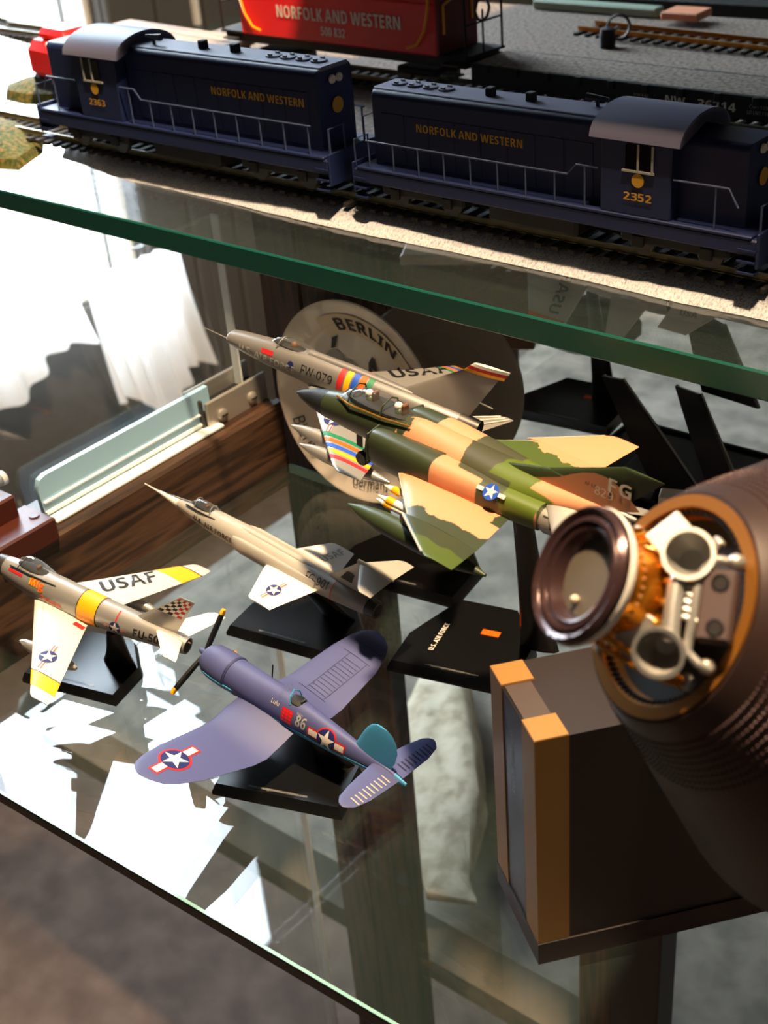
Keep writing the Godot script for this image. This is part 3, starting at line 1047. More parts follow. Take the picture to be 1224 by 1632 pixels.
	for s in [-1, 1]:
		var z := 4.1 if s < 0 else 4.4
		part("drop_tank", move(ball(Vector3.ZERO, Vector3(0.3, 0.3, 1.5)), pose(s * 2.4, -0.75, z + 0.8)), M.silver, t)
		part("tank_pylon", box(Vector3(s * 2.4, -0.35, 5.2), Vector3(0.06, 0.5, 0.9), 0.02), M.silver_paint, t)

func build_straight_wing_jet() -> void:
	var t := airplane("model_airplane", "slim grey jet with short white straight wings, needle nose and FG-901", Vector3(-0.413, 0.051, -0.314), Vector3(8.81, 89.64, -3.6))
	var st := [[-0.15, 0.0, 0.02, 0.02], [0.6, 0.0, 0.035, 0.035], [1.0, 0.0, 0.09, 0.09], [2.2, 0.02, 0.24, 0.25], [3.2, 0.05, 0.38, 0.40], [4.5, 0.1, 0.50, 0.55], [6.0, 0.12, 0.56, 0.58], [8.5, 0.12, 0.58, 0.57], [10.5, 0.14, 0.55, 0.53], [11.4, 0.18, 0.50, 0.50], [12.6, 0.22, 0.43, 0.43], [13.4, 0.23, 0.36, 0.36]]
	part("fuselage", hull(st, 2.1, 11.3), M.pale_grey_paint, t)
	part("nose_cone", hull(st, 0.9, 2.15), M.white_paint, t)
	part("nose_probe", hull(st, -0.15, 0.95), M.white_paint, t)
	part("tail_pipe", hull(st, 11.25, 13.0, 0.004), M.dull_silver, t)
	var nz := part("exhaust_nozzle", hull(st, 12.95, 13.4, 0.012), M.dark_steel, t)
	part("exhaust_hole", ball(Vector3(0, 0.23, 13.4), Vector3(0.28, 0.28, 0.03)), M.matt_black, nz)
	part("anti_glare_strip", warp(flat(rect(-0.09, 1.2, 0.09, 3.0), 0.0, 0.2), func(v: Vector3) -> Vector3:
		return hull_point(st, v.y, PI / 2 - v.x * 2.0, 0.012)), M.mark_black, t)
	var cn := part("canopy", canopy(st, 2.75, 5.0, 0.29, 0.42), M.canopy_glass, t)
	part("cockpit_tub", ball(Vector3(0, 0.52, 3.7), Vector3(0.22, 0.1, 0.8)), M.matt_black, cn)
	part("seat", box(Vector3(0, 0.6, 3.85), Vector3(0.22, 0.3, 0.1), 0.03), M.brown_card, cn)
	part("canopy_rail", tube([Vector3(-0.24, 0.38, 2.75), Vector3(-0.33, 0.44, 3.6), Vector3(-0.33, 0.5, 4.6)], 0.035), M.matt_black, cn)
	for z in [3.3, 4.2]:
		part("canopy_frame", tube([Vector3(-0.3, 0.45, z), Vector3(-0.2, 0.78, z), Vector3(0, 0.88, z), Vector3(0.2, 0.78, z), Vector3(0.3, 0.45, z)], 0.02), M.silver_paint, cn)
	part("spine", hull([[4.6, 0.45, 0.16, 0.16], [6.5, 0.6, 0.2, 0.16], [9.5, 0.6, 0.18, 0.15], [11.0, 0.5, 0.12, 0.12]]), M.pale_grey_paint, t)
	for s in [-1, 1]:
		part("air_intake", hull([[5.9, 0.12, 0.10, 0.30], [6.4, 0.12, 0.2, 0.38], [9.0, 0.12, 0.16, 0.38], [10.5, 0.12, 0.05, 0.3]]) if s == 0 else move(hull([[5.9, 0.12, 0.10, 0.30], [6.4, 0.12, 0.2, 0.38], [9.0, 0.12, 0.16, 0.38], [10.5, 0.12, 0.05, 0.3]]), pose(s * 0.55, 0, 0)), M.pale_grey_paint, t)
	part("red_mark", on_hull(flat(PackedVector2Array([Vector2(-0.12, 0), Vector2(0.12, -0.16), Vector2(0.12, 0.16)]), 0.0), st, 6.0, 0.0), M.mark_red, t)
	var sec := [[0.5, 7.95, 10.7, 0.1, 0.08], [0.9, 8.03, 10.56, 0.06, 0.07], [2.6, 8.75, 10.0, -0.1, 0.045], [2.68, 8.9, 9.98, -0.11, 0.03]]
	for s in [-1, 1]:
		part("wing", wing(sec, s), M.white_paint, t)
	part("insignia", mapped(emblem(0.32), func(p): return on_wing(p, sec, -1.75, 9.35, -12.0)), null, t)
	part("lettering", on_wing(letters("USAF", 0.42, 0.004, true, 0.95), sec, 1.75, 9.7, -8.0), M.mark_grey, t)
	part("insignia", mapped(emblem(0.22, true, true, false, 0.1), func(p): return on_hull(p, st, 7.0, -12.0)), null, t)
	part("lettering", on_hull(letters("FG-901", 0.36, 0.004, false, 0.85), st, 10.5, 16.0), M.mark_black, t)
	part("lettering", on_hull(letters("U.S. AIR FORCE", 0.24, 0.004, true, 1.05), st, 4.6, -14.0), M.mark_black, t)
	part("orange_ring", hull(st, 11.28, 11.32, 0.012), M.mark_orange, t)
	var fin := part("tail_fin", blade(Vector3(0, 0.5, 10.6), Vector3(0, 0.45, 12.9), Vector3(0, 2.0, 12.2), Vector3(0, 2.05, 13.7), 0.09, 0.07), M.pale_grey_paint, t)
	part("black_square", quad(Vector3(-0.11, 0.95, 11.45), Vector3(-0.11, 0.95, 12.05), Vector3(-0.11, 1.4, 12.15), Vector3(-0.11, 1.4, 11.75)), M.mark_black, fin)
	var ts := [[0.02, 12.3, 13.95, 2.05, 0.08], [1.25, 13.2, 13.95, 1.98, 0.05], [1.4, 13.4, 13.95, 1.97, 0.03]]
	for s in [-1, 1]:
		part("tailplane", wing(ts, s), M.pale_grey_paint, t)
	part("tail_bullet", tube([Vector3(0, 2.1, 12.2), Vector3(0, 2.1, 13.6), Vector3(0, 2.06, 14.0)], 0.1, 10, 0.05), M.pale_grey_paint, t)

func build_camouflage_jet() -> void:
	var t := airplane("model_airplane", "large two-seat jet in green and tan camouflage with FG 829 on its fin", Vector3(-0.307, 0.129, -0.309), Vector3(3.73, 84.36, -1.03))
	var uvf: Callable = camo_uv
	var st := [[0.1, -0.28, 0.02, 0.02], [0.5, -0.25, 0.2, 0.2], [1.1, -0.18, 0.37, 0.38], [1.9, -0.12, 0.50, 0.53], [3.0, -0.03, 0.58, 0.68], [4.5, 0.02, 0.62, 0.78], [6.5, 0.05, 0.66, 0.82], [8.5, 0.05, 0.80, 0.76], [10.5, 0.1, 0.85, 0.66], [12.0, 0.25, 0.62, 0.50], [13.2, 0.42, 0.36, 0.36], [14.6, 0.62, 0.2, 0.21], [15.15, 0.72, 0.05, 0.06]]
	part("fuselage", hull(st, 1.85, 14.5), M.camo, t, 38.0, uvf)
	part("radome", hull(st, 0.1, 1.9, 0.004), M.radome_black, t)
	part("tail_cone", hull(st, 14.45, 15.15, 0.004), M.dull_silver, t)
	# engine intakes
	for s in [-1, 1]:
		var rings := []
		for q in [[5.2, 1.02, 0.42, 0.62], [5.6, 1.02, 0.46, 0.68], [7.0, 1.0, 0.52, 0.70], [8.6, 0.92, 0.55, 0.62], [10.5, 0.75, 0.55, 0.52], [12.2, 0.62, 0.46, 0.46]]:
			var r := PackedVector3Array()
			for i in 20:
				var a := TAU * i / 20
				var c := Vector2(cos(a), sin(a))
				var e := pow(pow(absf(c.x), 3.0) + pow(absf(c.y), 3.0), -1.0 / 3.0)
				r.append(Vector3(s * q[1] + c.x * e * q[2], -0.12 + c.y * e * q[3], q[0]))
			rings.append(r)
		var it := part("engine_intake", loft(rings), M.camo, t, 38.0, func(v: Vector3) -> Vector2: return camo_uv(Vector3(clampf(v.x, -1.1, 0.9), v.y, v.z)))
		part("intake_mouth", box(Vector3(s * 1.04, -0.12, 5.21), Vector3(0.66, 1.0, 0.06)), M.matt_black, it)
		part("intake_lip", tube([Vector3(s * 1.42, -0.68, 5.2), Vector3(s * 1.47, -0.1, 5.18), Vector3(s * 1.4, 0.46, 5.2), Vector3(s * 0.7, 0.5, 5.1)], 0.035), M.dark_green_paint, it)
		var nz := part("exhaust_nozzle", move(lathe([Vector2(0.40, 0.0), Vector2(0.43, 0.2), Vector2(0.42, 0.5), Vector2(0.36, 1.0), Vector2(0.31, 1.0), Vector2(0.28, 0.6)], 20), pose(s * 0.56, -0.24, 12.1, 90)), M.steel, t)
		for k in 8:
			var a := TAU * k / 8
			part("petal", tube([Vector3(s * 0.56 + cos(a) * 0.43, -0.24 + sin(a) * 0.43, 12.35), Vector3(s * 0.56 + cos(a) * 0.37, -0.24 + sin(a) * 0.37, 13.08)], 0.03, 4), M.dark_steel, nz)
	var sec := [[0.85, 6.0, 11.3, -0.42, 0.2], [1.2, 6.35, 11.22, -0.42, 0.19], [3.2, 8.75, 11.62, -0.40, 0.11], [3.21, 8.5, 11.62, -0.40, 0.10], [4.7, 10.7, 12.0, -0.08, 0.06], [4.83, 10.95, 12.02, -0.06, 0.03]]
	for s in [-1, 1]:
		var w := part("wing", wing(sec, s), M.camo, t, 38.0, uvf)
		for q in [[0, 2], [3, 4]]:
			var p := sec[q[0]] as Array
			var r := sec[q[1]] as Array
			part("leading_edge", tube([Vector3(s * p[0], p[3], p[1]), Vector3(s * r[0], r[3], r[1])], 0.035), M.pale_grey_paint, w)
	# fin
	var fin := part("tail_fin", blade(Vector3(0, 0.6, 9.6), Vector3(0, 0.75, 14.2), Vector3(0, 1.25, 11.9), Vector3(0, 1.2, 14.7), 0.12), M.dark_green_paint, t)
	part("upper_fin", blade(Vector3(0, 1.2, 11.75), Vector3(0, 1.1, 14.75), Vector3(0, 2.36, 14.55), Vector3(0, 2.35, 15.95), 0.1, 0.06), M.dark_green_paint, fin)
	var tp := PackedVector3Array()
	for k in 8:
		var u := k / 8.0
		var u2 := (k + 1) / 8.0
		var top := func(x: float) -> float: return 0.95 + 0.95 * sin(PI * pow(x, 1.2)) * 0.9 + 0.25 * x
		tp.append_array(quad(Vector3(-0.13, 0.72, lerpf(11.3, 14.3, u)), Vector3(-0.13, 0.72, lerpf(11.3, 14.3, u2)), Vector3(-0.13, top.call(u2) * 0.95, lerpf(11.9, 15.3, u2)), Vector3(-0.13, top.call(u) * 0.95, lerpf(11.9, 15.3, u))))
	part("tan_patch", tp, M.tan_paint, fin)
	part("lettering", warp(letters("FG", 0.46, 0.0, true, 1.15), func(v: Vector3) -> Vector3: return Vector3(-0.15, 1.42 + v.y, 14.55 + v.x)), M.mark_white, fin)
	part("lettering", warp(letters("829", 0.30, 0.0, false, 1.1), func(v: Vector3) -> Vector3: return Vector3(-0.15, 1.12 + v.y, 14.0 + v.x)), M.mark_white, fin)
	part("lettering", warp(letters("AF 68", 0.13, 0.0, false, 1.0), func(v: Vector3) -> Vector3: return Vector3(-0.15, 1.3 + v.y, 13.5 + v.x)), M.mark_black, fin)
	# tailplanes with droop
	var ts := [[0.3, 11.9, 13.9, 0.35, 0.09], [2.1, 13.9, 14.7, -0.4, 0.06], [2.25, 14.1, 14.75, -0.46, 0.03]]
	for s in [-1, 1]:
		part("tailplane", wing(ts, s), M.dull_silver, t)
	part("insignia", mapped([[flat(disc(0.28), 0.004, 0.1), M.mark_bright_blue], [flat(star(0.26), 0.012, 0.1), M.mark_white], [flat(shift(rect(-0.13, -0.07, 0.13, 0.07), Vector2(-0.42, 0)), 0.004), M.mark_white], [flat(shift(rect(-0.13, -0.07, 0.13, 0.07), Vector2(0.42, 0)), 0.004), M.mark_white]], func(p): return warp(p, func(v: Vector3) -> Vector3:
		return Vector3(-1.215 + 0.70 * v.y - 0.7 * v.z + 0.06 * v.x, 0.32 + 0.70 * v.y + 0.7 * v.z, 10.5 + v.x))), null, t)
	# cockpits with two crew
	var cn := part("canopy", canopy(st, 2.55, 6.7, 0.5, 0.58), M.canopy_glass, t)
	part("cockpit_tub", ball(Vector3(0, 0.76, 4.5), Vector3(0.46, 0.13, 1.75)), M.matt_black, cn)
	part("canopy_sill", tube([Vector3(-0.3, 0.58, 2.6), Vector3(-0.52, 0.60, 3.4), Vector3(-0.54, 0.68, 5.0), Vector3(-0.46, 0.78, 6.3)], 0.035), M.brass, cn)
	for z in [3.35, 4.9]:
		part("canopy_frame", tube([Vector3(-0.5, 0.66, z), Vector3(-0.36, 1.06, z + 0.05), Vector3(0, 1.25, z + 0.1), Vector3(0.36, 1.06, z + 0.05), Vector3(0.5, 0.66, z)], 0.03), M.dark_green_paint, cn)
	for z in [3.95, 5.35]:
		var pl := part("pilot_figure", ball(Vector3(0, 0.78, z + 0.08), Vector3(0.24, 0.24, 0.2)), M.dark_green_paint, cn)
		part("helmet", ball(Vector3(0, 1.03, z), Vector3(0.15, 0.16, 0.16)), M.white_paint, pl)
		part("ejection_seat", box(Vector3(0, 0.98, z + 0.3), Vector3(0.3, 0.5, 0.14), 0.04), M.brown_card, pl)
	part("instrument_hood", ball(Vector3(0, 0.8, 3.45), Vector3(0.3, 0.14, 0.2)), M.matt_black, cn)
	# nose gear
	var ng := part("nose_gear", tube([Vector3(-0.1, -0.6, 3.9), Vector3(-0.1, -1.55, 3.75)], 0.06, 8), M.pale_grey_paint, t)
	part("gear_door", box(Vector3(-0.12, -0.95, 3.5), Vector3(0.04, 0.6, 0.3), 0.01), M.black_plastic, ng)
	for s in [-1, 1]:
		part("wheel", move(lathe([Vector2(0.1, -0.1), Vector2(0.24, -0.1), Vector2(0.28, -0.05), Vector2(0.28, 0.05), Vector2(0.24, 0.1), Vector2(0.1, 0.1)], 20), pose(-0.1 + s * 0.13, -1.6, 3.72, 0, 0, 90)), M.black_plastic, ng)
	# drop tank and missiles under the left wing
	var tk := part("drop_tank", hull([[6.0, -1.15, 0.03, 0.03], [6.6, -1.15, 0.22, 0.22], [7.6, -1.15, 0.36, 0.36], [9.5, -1.15, 0.38, 0.38], [11.0, -1.15, 0.28, 0.28], [12.0, -1.15, 0.05, 0.05]]).duplicate(), M.dark_green_paint, t)
	tk.position = Vector3(-0.032, 0, 0)
	part("tank_pylon", box(Vector3(0, -0.68, 9.2), Vector3(0.08, 0.6, 1.6), 0.02), M.pale_grey_paint, tk)
	for q in [[-1.75, -0.95, 6.3], [-2.35, -0.95, 6.6], [-2.05, -1.4, 6.2]]:
		var ms := part("missile", hull([[0.0, 0, 0.02, 0.02], [0.4, 0, 0.12, 0.12], [0.8, 0, 0.14, 0.14], [3.2, 0, 0.14, 0.14], [3.4, 0, 0.1, 0.1]], -1e9, 1e9, 0.0, 14), M.white_paint, t)
		ms.position = Vector3(q[0], q[1], q[2]) * 0.01
		part("yellow_ring", hull([[0.0, 0, 0.145, 0.145], [0.35, 0, 0.145, 0.145]], -1e9, 1e9, 0.0, 14), M.mark_yellow, ms).position = Vector3(0, 0, 0.0045)
		for k in 4:
			part("missile_fin", move(box(Vector3(0.25, 0, 2.9), Vector3(0.3, 0.03, 0.5)), pose(0, 0, 0, 0, 0, 45 + 90 * k)), M.white_paint, ms)
	for s in [-1, 1]:
		var mg := part("main_gear", tube([Vector3(s * 2.6, -0.4, 9.3), Vector3(s * 2.6, -1.5, 9.3)], 0.07, 8), M.pale_grey_paint, t)
		part("wheel", move(lathe([Vector2(0.1, -0.1), Vector2(0.3, -0.1), Vector2(0.36, -0.05), Vector2(0.36, 0.05), Vector2(0.3, 0.1), Vector2(0.1, 0.1)], 20), pose(s * 2.6, -1.6, 9.3, 0, 0, 90)), M.black_plastic, mg)

func build_striped_jet() -> void:
	var t := airplane("model_airplane", "silver jet with red, yellow, blue, orange and green stripes in front of the Berlin plate", Vector3(-0.384, 0.114, -0.352), Vector3(11.34, 97.56, -0.96))
	var st := [[-0.05, 0.12, 0.36, 0.22], [0.0, 0.12, 0.42, 0.28], [0.5, 0.12, 0.5, 0.38], [2.0, 0.12, 0.6, 0.58], [4.2, 0.14, 0.66, 0.72], [7.0, 0.18, 0.68, 0.70], [9.5, 0.26, 0.56, 0.58], [11.3, 0.32, 0.43, 0.44], [12.1, 0.36, 0.34, 0.36]]
	part("fuselage", hull(st), M.grey_silver, t)
	part("intake_hole", ball(Vector3(0, 0.12, -0.04), Vector3(0.34, 0.2, 0.03)), M.matt_black, t)
	part("nose_probe", tube([Vector3(0, -0.1, 0.2), Vector3(0, 0.0, -1.5)], 0.025, 6, 0.012), M.dull_silver, t)
	part("tail_pipe", hull(st, 11.2, 12.1, 0.012), M.dark_steel, t)
	var k := 0
	for m in [M.mark_red, M.mark_yellow, M.mark_bright_blue, M.mark_orange, M.mark_green]:
		part("coloured_stripe", hull(st, 5.75 + 0.33 * k, 5.75 + 0.33 * k + 0.26, 0.014), m, t)
		k += 1
	var cn := part("canopy", canopy(st, 2.0, 4.8, 0.34, 0.46), M.canopy_glass, t)
	part("cockpit_tub", ball(Vector3(0, 0.74, 3.1), Vector3(0.27, 0.12, 0.95)), M.matt_black, cn)
	part("pilot_figure", ball(Vector3(0, 0.84, 3.2), Vector3(0.16, 0.2, 0.16)), M.brown_card, cn)
	part("canopy_frame", tube([Vector3(-0.36, 0.62, 2.5), Vector3(-0.24, 0.98, 2.65), Vector3(0, 1.1, 2.7), Vector3(0.24, 0.98, 2.65), Vector3(0.36, 0.62, 2.5)], 0.025), M.dull_silver, cn)
	part("spine", hull([[4.0, 0.7, 0.22, 0.25], [6.0, 0.78, 0.24, 0.2], [9.0, 0.72, 0.18, 0.2]]), M.grey_silver, t)
	var sec := [[0.5, 4.3, 9.0, -0.42, 0.2], [0.8, 4.6, 8.95, -0.42, 0.18], [4.9, 8.35, 9.7, -0.36, 0.08], [5.15, 8.7, 9.76, -0.35, 0.04]]
	for s in [-1, 1]:
		var w := part("wing", wing(sec, s), M.silver_paint, t)
		k = 0
		for m in [M.mark_green, M.mark_orange, M.mark_bright_blue, M.mark_yellow, M.mark_red]:
			var x0 := 3.15 + 0.3 * k if s < 0 else 4.3 + 0.16 * k
			part("coloured_stripe", wing(sec, s, x0, x0 + (0.2 if s < 0 else 0.12), 0.012), m, w)
			k += 1
	part("insignia", mapped(emblem(0.42), func(p): return on_wing(p, sec, -2.3, 6.75, 15.0)), null, t)
	part("lettering", on_wing(letters("USAF", 0.72, 0.004, true, 1.15), sec, 3.15, 7.75, -38.0), M.mark_black, t)
	part("lettering", on_hull(letters("FW-079", 0.36, 0.004, false), st, 4.75, 0.0), M.mark_black, t)
	part("lettering", on_hull(letters("U.S. AIR FORCE", 0.30, 0.004), st, 2.2, -16.0), M.mark_grey, t)
	part("red_mark", on_hull(flat(rect(-0.3, -0.1, 0.3, 0.1), 0.0), st, 2.2, 28.0), M.mark_red, t)
	part("small_crest", on_hull(flat(disc(0.15, 10), 0.004), st, 3.45, 14.0), M.mark_blue, t)
	var fin := part("tail_fin", blade(Vector3(0, 0.6, 8.1), Vector3(0, 0.65, 11.5), Vector3(0, 2.75, 11.05), Vector3(0, 2.85, 12.55), 0.1, 0.06), M.dull_silver, t)
	k = 0
	for m in [M.mark_yellow, M.mark_red, M.mark_white]:
		var h0 := 0.15 * k
		part("fin_cap_stripe", blade(Vector3(0, 2.72 + h0, 11.0 + h0 * 0.9), Vector3(0, 2.85 + h0, 12.75 + h0 * 0.5), Vector3(0, 2.87 + h0, 11.15 + h0 * 0.9), Vector3(0, 3.0 + h0, 12.8 + h0 * 0.5), 0.09), m, fin)
		k += 1
	part("rudder_bar", tube([Vector3(0, 1.55, 11.9), Vector3(0, 1.5, 12.5)], 0.03), M.white_paint, fin)
	var ts := [[0.3, 9.7, 11.7, -0.2, 0.08], [2.4, 11.85, 12.45, -0.3, 0.05], [2.55, 12.05, 12.5, -0.31, 0.03]]
	for s in [-1, 1]:
		var w := part("tailplane", wing(ts, s), M.dull_silver, t)
		for j in 3:
			part("rib", tube([Vector3(s * 0.6, -0.1, 10.3 + 0.5 * j), Vector3(s * 2.4, -0.24, 11.95 + 0.2 * j)], 0.03, 4), M.white_paint, w)
	for q in [[-2.75, -1.0, 5.0], [-3.75, -0.95, 6.1]]:
		var tk := part("drop_tank", hull([[0.0, 0, 0.03, 0.03], [0.5, 0, 0.18, 0.18], [1.3, 0, 0.3, 0.3], [3.0, 0, 0.3, 0.3], [4.2, 0, 0.05, 0.05]], -1e9, 1e9, 0.0, 18), M.silver_paint, t)
		tk.position = Vector3(q[0], q[1], q[2]) * 0.01
		part("tank_pylon", box(Vector3(0, 0.35, 2.0), Vector3(0.06, 0.5, 1.2), 0.02), M.silver_paint, tk)

# black wedge stands: a flat base with printed lines and a slanted arm up to the model
func stand(at0: Vector3, turn: float, top: Vector3, label: String, wide := 0.05, deep := 0.042, logo := true, lean := 0.28) -> Node3D:
	var t := thing("display_stand", label, "display stand", at0, Vector3(0, turn, 0), "black stands under the model aircraft")
	var h := 0.005
	# outline: x along the front edge, y towards the back
	var base := []
	for q in [[1.0, 0.0], [1.0, 0.0016], [0.94, h]]:
		var w: float = wide / 2 * q[0]
		var d: float = deep * q[0]
		var off: float = deep * (1.0 - q[0]) * 0.5
		base.append(PackedVector3Array([Vector3(-w, q[1], -off), Vector3(w, q[1], -off), Vector3(w, q[1], -off - d * 0.55), Vector3(w * 0.45, q[1], -off - d), Vector3(-w * 0.55, q[1], -off - d), Vector3(-w, q[1], -off - d * 0.4)]))
	obj("base", loft(base), M.black_plastic, t)
	obj("lettering", warp(letters("www.postagestampairplanes.com", 0.0016, 0.0, false), func(v: Vector3) -> Vector3: return Vector3(v.x, 0.00525, -0.0022 - v.y)), M.mark_grey, t)
	var loc: Vector3 = t.transform.affine_inverse() * top
	var foot := Vector3(wide * lean, h, -deep * 0.55)
	var rings := []
	for u in [0.0, 0.25, 0.6, 1.0]:
		var c := foot.lerp(loc, u)
		var w: float = lerpf(0.0085, 0.003, pow(u, 0.7))
		var r := PackedVector3Array()
		for i in 10:
			var a := TAU * i / 10
			r.append(c + Vector3(cos(a) * w, 0, sin(a) * 0.0028))
		rings.append(r)
	obj("support_arm", loft(rings), M.black_plastic, t)
	if logo:
		obj("orange_logo", box(Vector3(wide * 0.12, h + 0.0002, -deep * 0.6), Vector3(0.008, 0.0004, 0.0035)), M.mark_orange, t)
	return t

func build_stands() -> void:
	stand(Vector3(-0.266, 0, -0.231), 19.0, Vector3(-0.262, 0.020, -0.252), "black stand with white web address under the dark blue propeller plane", 0.052, 0.042, false)
	stand(Vector3(-0.384, 0, -0.231), 14.0, Vector3(-0.367, 0.029, -0.248), "black stand with slanting arm under the yellow-banded silver jet", 0.048, 0.036, false)
	stand(Vector3(-0.329, 0, -0.302), 10.0, Vector3(-0.325, 0.036, -0.313), "black stand under the slim grey needle-nosed jet", 0.055, 0.046, false)
	var s := stand(Vector3(-0.254, 0, -0.323), 14.0, Vector3(-0.205, 0.12, -0.304), "black stand with orange mark beside the gold-striped box, under the camouflaged jet", 0.056, 0.052, true, 0.52)
	obj("lettering", warp(letters("U.S. AIR FORCE", 0.0022, 0.0, true), func(v: Vector3) -> Vector3: return Vector3(-0.012 - v.y, 0.0055, -0.022 - v.x * 0.9)), M.mark_white, s)
	stand(Vector3(-0.315, 0, -0.362), 8.0, Vector3(-0.322, 0.098, -0.362), "black stand with orange mark under the striped silver jet", 0.066, 0.05, true)
	stand(Vector3(-0.335, 0, -0.535), 6.0, Vector3(-0.31, 0.085, -0.53), "black stand with orange mark at the back under the grey jet", 0.062, 0.05, true)

# ---------------------------------------------------------------- spacecraft model and its stand
func build_capsule() -> void:
	# tall box: near left corner at (-0.1497, -0.2275); u runs along its narrow face, w along its long face
	var u := Vector3(-0.0290, 0, -0.0209).normalized()
	var w := Vector3(0.0500, 0, -0.0610).normalized()
	var o := thing("display_box", "tall dark brown box with gold corner strips, standing under the brown spacecraft model", "box", Vector3(-0.1497, 0, -0.2275))
	var H := 0.092
	var P := func(a: float, b: float, y: float) -> Vector3: return u * a + w * b + Vector3(0, y, 0)
	var slab := func(a0: float, a1: float, b0: float, b1: float, y0: float, y1: float) -> PackedVector3Array:
		var r0 := PackedVector3Array([P.call(a0, b0, y0), P.call(a1, b0, y0), P.call(a1, b1, y0), P.call(a0, b1, y0)])
		var r1 := PackedVector3Array([P.call(a0, b0, y1), P.call(a1, b0, y1), P.call(a1, b1, y1), P.call(a0, b1, y1)])
		return loft([r0, r1])
	obj("body", slab.call(0.0004, 0.0354, 0.0004, 0.15, 0.009, H - 0.0004), M.box_top_brown, o)
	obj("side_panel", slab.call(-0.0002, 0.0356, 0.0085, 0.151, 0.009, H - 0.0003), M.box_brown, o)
	obj("plinth", slab.call(-0.0008, 0.0366, -0.0008, 0.152, 0.0, 0.009), M.box_brown, o)
	obj("black_panel", slab.call(0.0085, 0.0275, -0.0003, 0.002, 0.009, H - 0.001), M.box_black, o)
	for a in [0.0, 0.0262]:
		var st := obj("gold_strip", slab.call(a - 0.0004, a + 0.0094, -0.0006, 0.0096, 0.009, H), M.gold_satin, o)
		obj("gold_cap", slab.call(a - 0.0003, a + 0.0093, -0.0005, 0.0095, H, H + 0.0003), M.gold_satin, st)
	# small print on the black panel
	obj("lettering", warp(letters("COMMAND MODULE", 0.0022, 0.0, false), func(v: Vector3) -> Vector3: return P.call(0.0175 + v.y, -0.0004, 0.068 - v.x * 0.9)), M.mark_grey, o)

	var t := thing("spacecraft_model", "dark bronze cone-shaped spacecraft model with open gold workings and a round ribbed hatch", "model spacecraft", Vector3(-0.1017, 0.1687, -0.2079), Vector3(0, 54.537, 57.038))
	# outer cone, base away from the hatch
	obj("outer_shell", lathe([Vector2(0.0245, 0.0), Vector2(0.0258, 0.0), Vector2(0.0272, -0.002), Vector2(0.060, -0.053), Vector2(0.058, -0.056), Vector2(0.001, -0.058)], 72, false), M.capsule_brown, t)
	obj("gold_rim", lathe([Vector2(0.0248, -0.001), Vector2(0.0250, 0.0006), Vector2(0.0222, 0.0006), Vector2(0.0205, -0.0022), Vector2(0.0205, -0.004)], 72, false), M.rim_gold, t)
	obj("bay_floor", lathe([Vector2(0.0001, -0.0038), Vector2(0.0215, -0.0038), Vector2(0.0215, -0.005), Vector2(0.0001, -0.005)], 48, false), M.panel_grey, t)
	# teeth round the rim
	var teeth := PackedVector3Array()
	for k in 84:
		teeth.append_array(move(box(Vector3(0.0215, -0.0008, 0), Vector3(0.0016, 0.0016, 0.0006)), pose(0, 0, 0, 0, 360.0 / 84 * k)))
	obj("rim_teeth", teeth, M.capsule_dark, t).set_meta("kind", "stuff")
	# studs in a honeycomb on the shell
	var studs := PackedVector3Array()
	for j in 8:
		var d := 0.005 + j * 0.0016
		for k in 150:
			var a := TAU * (k + 0.5 * (j % 2)) / 150
			if sin(a) < -0.75:
				continue
			var r := 0.0272 + (d - 0.002) * 0.643
			var c := Vector3(cos(a) * r, -d, sin(a) * r)
			var nn := Vector3(cos(a), 0.53, sin(a)).normalized()
			var e := nn.cross(Vector3.UP).normalized() * 0.00052
			var f := nn.cross(e).normalized() * 0.00052
			var apex := c + nn * 0.0005
			c -= nn * 0.0001
			studs.append_array(PackedVector3Array([c + e, c + f, apex, c + f, c - e, apex, c - e, c - f, apex, c - f, c + e, apex]))
	obj("honeycomb_studs", fix(studs), M.dish_brown, t).set_meta("kind", "stuff")
	var pan := obj("recessed_panel", move(box(Vector3(0, 0, 0), Vector3(0.014, 0.0012, 0.016), 0.0004), Transform3D(Basis.from_euler(Vector3(0, deg_to_rad(-88), deg_to_rad(0))) * Basis.from_euler(Vector3(0, 0, deg_to_rad(-62))), Vector3(0.0012, -0.0235, 0.0395))), M.capsule_dark, t)
	obj("white_oval", move(ball(Vector3.ZERO, Vector3(0.0012, 0.0006, 0.004)), Transform3D(Basis.from_euler(Vector3(0, deg_to_rad(-60), 0)), Vector3(0.013, -0.0155, 0.0322))), M.white_paint, t)
	# tunnel and hatch
	var tn := obj("gold_tunnel", lathe([Vector2(0.0096, -0.004), Vector2(0.0096, 0.006), Vector2(0.0112, 0.0065), Vector2(0.0112, 0.0085), Vector2(0.0102, 0.009), Vector2(0.0104, 0.021), Vector2(0.012, 0.0225)], 48, false), M.gold, t)
	for k in 36:
		obj("rivet", ball(Vector3(cos(TAU * k / 36) * 0.0106, 0.0168, sin(TAU * k / 36) * 0.0106), Vector3(0.0004, 0.0004, 0.0004), 6), M.gold_satin, tn)
	for k in 16:
		var a := TAU * k / 16
		obj("clamp_block", move(box(Vector3(0.0113, 0.0108, 0), Vector3(0.0018, 0.0022, 0.0014), 0.0004), pose(0, 0, 0, 0, rad_to_deg(a))), M.brass, tn)
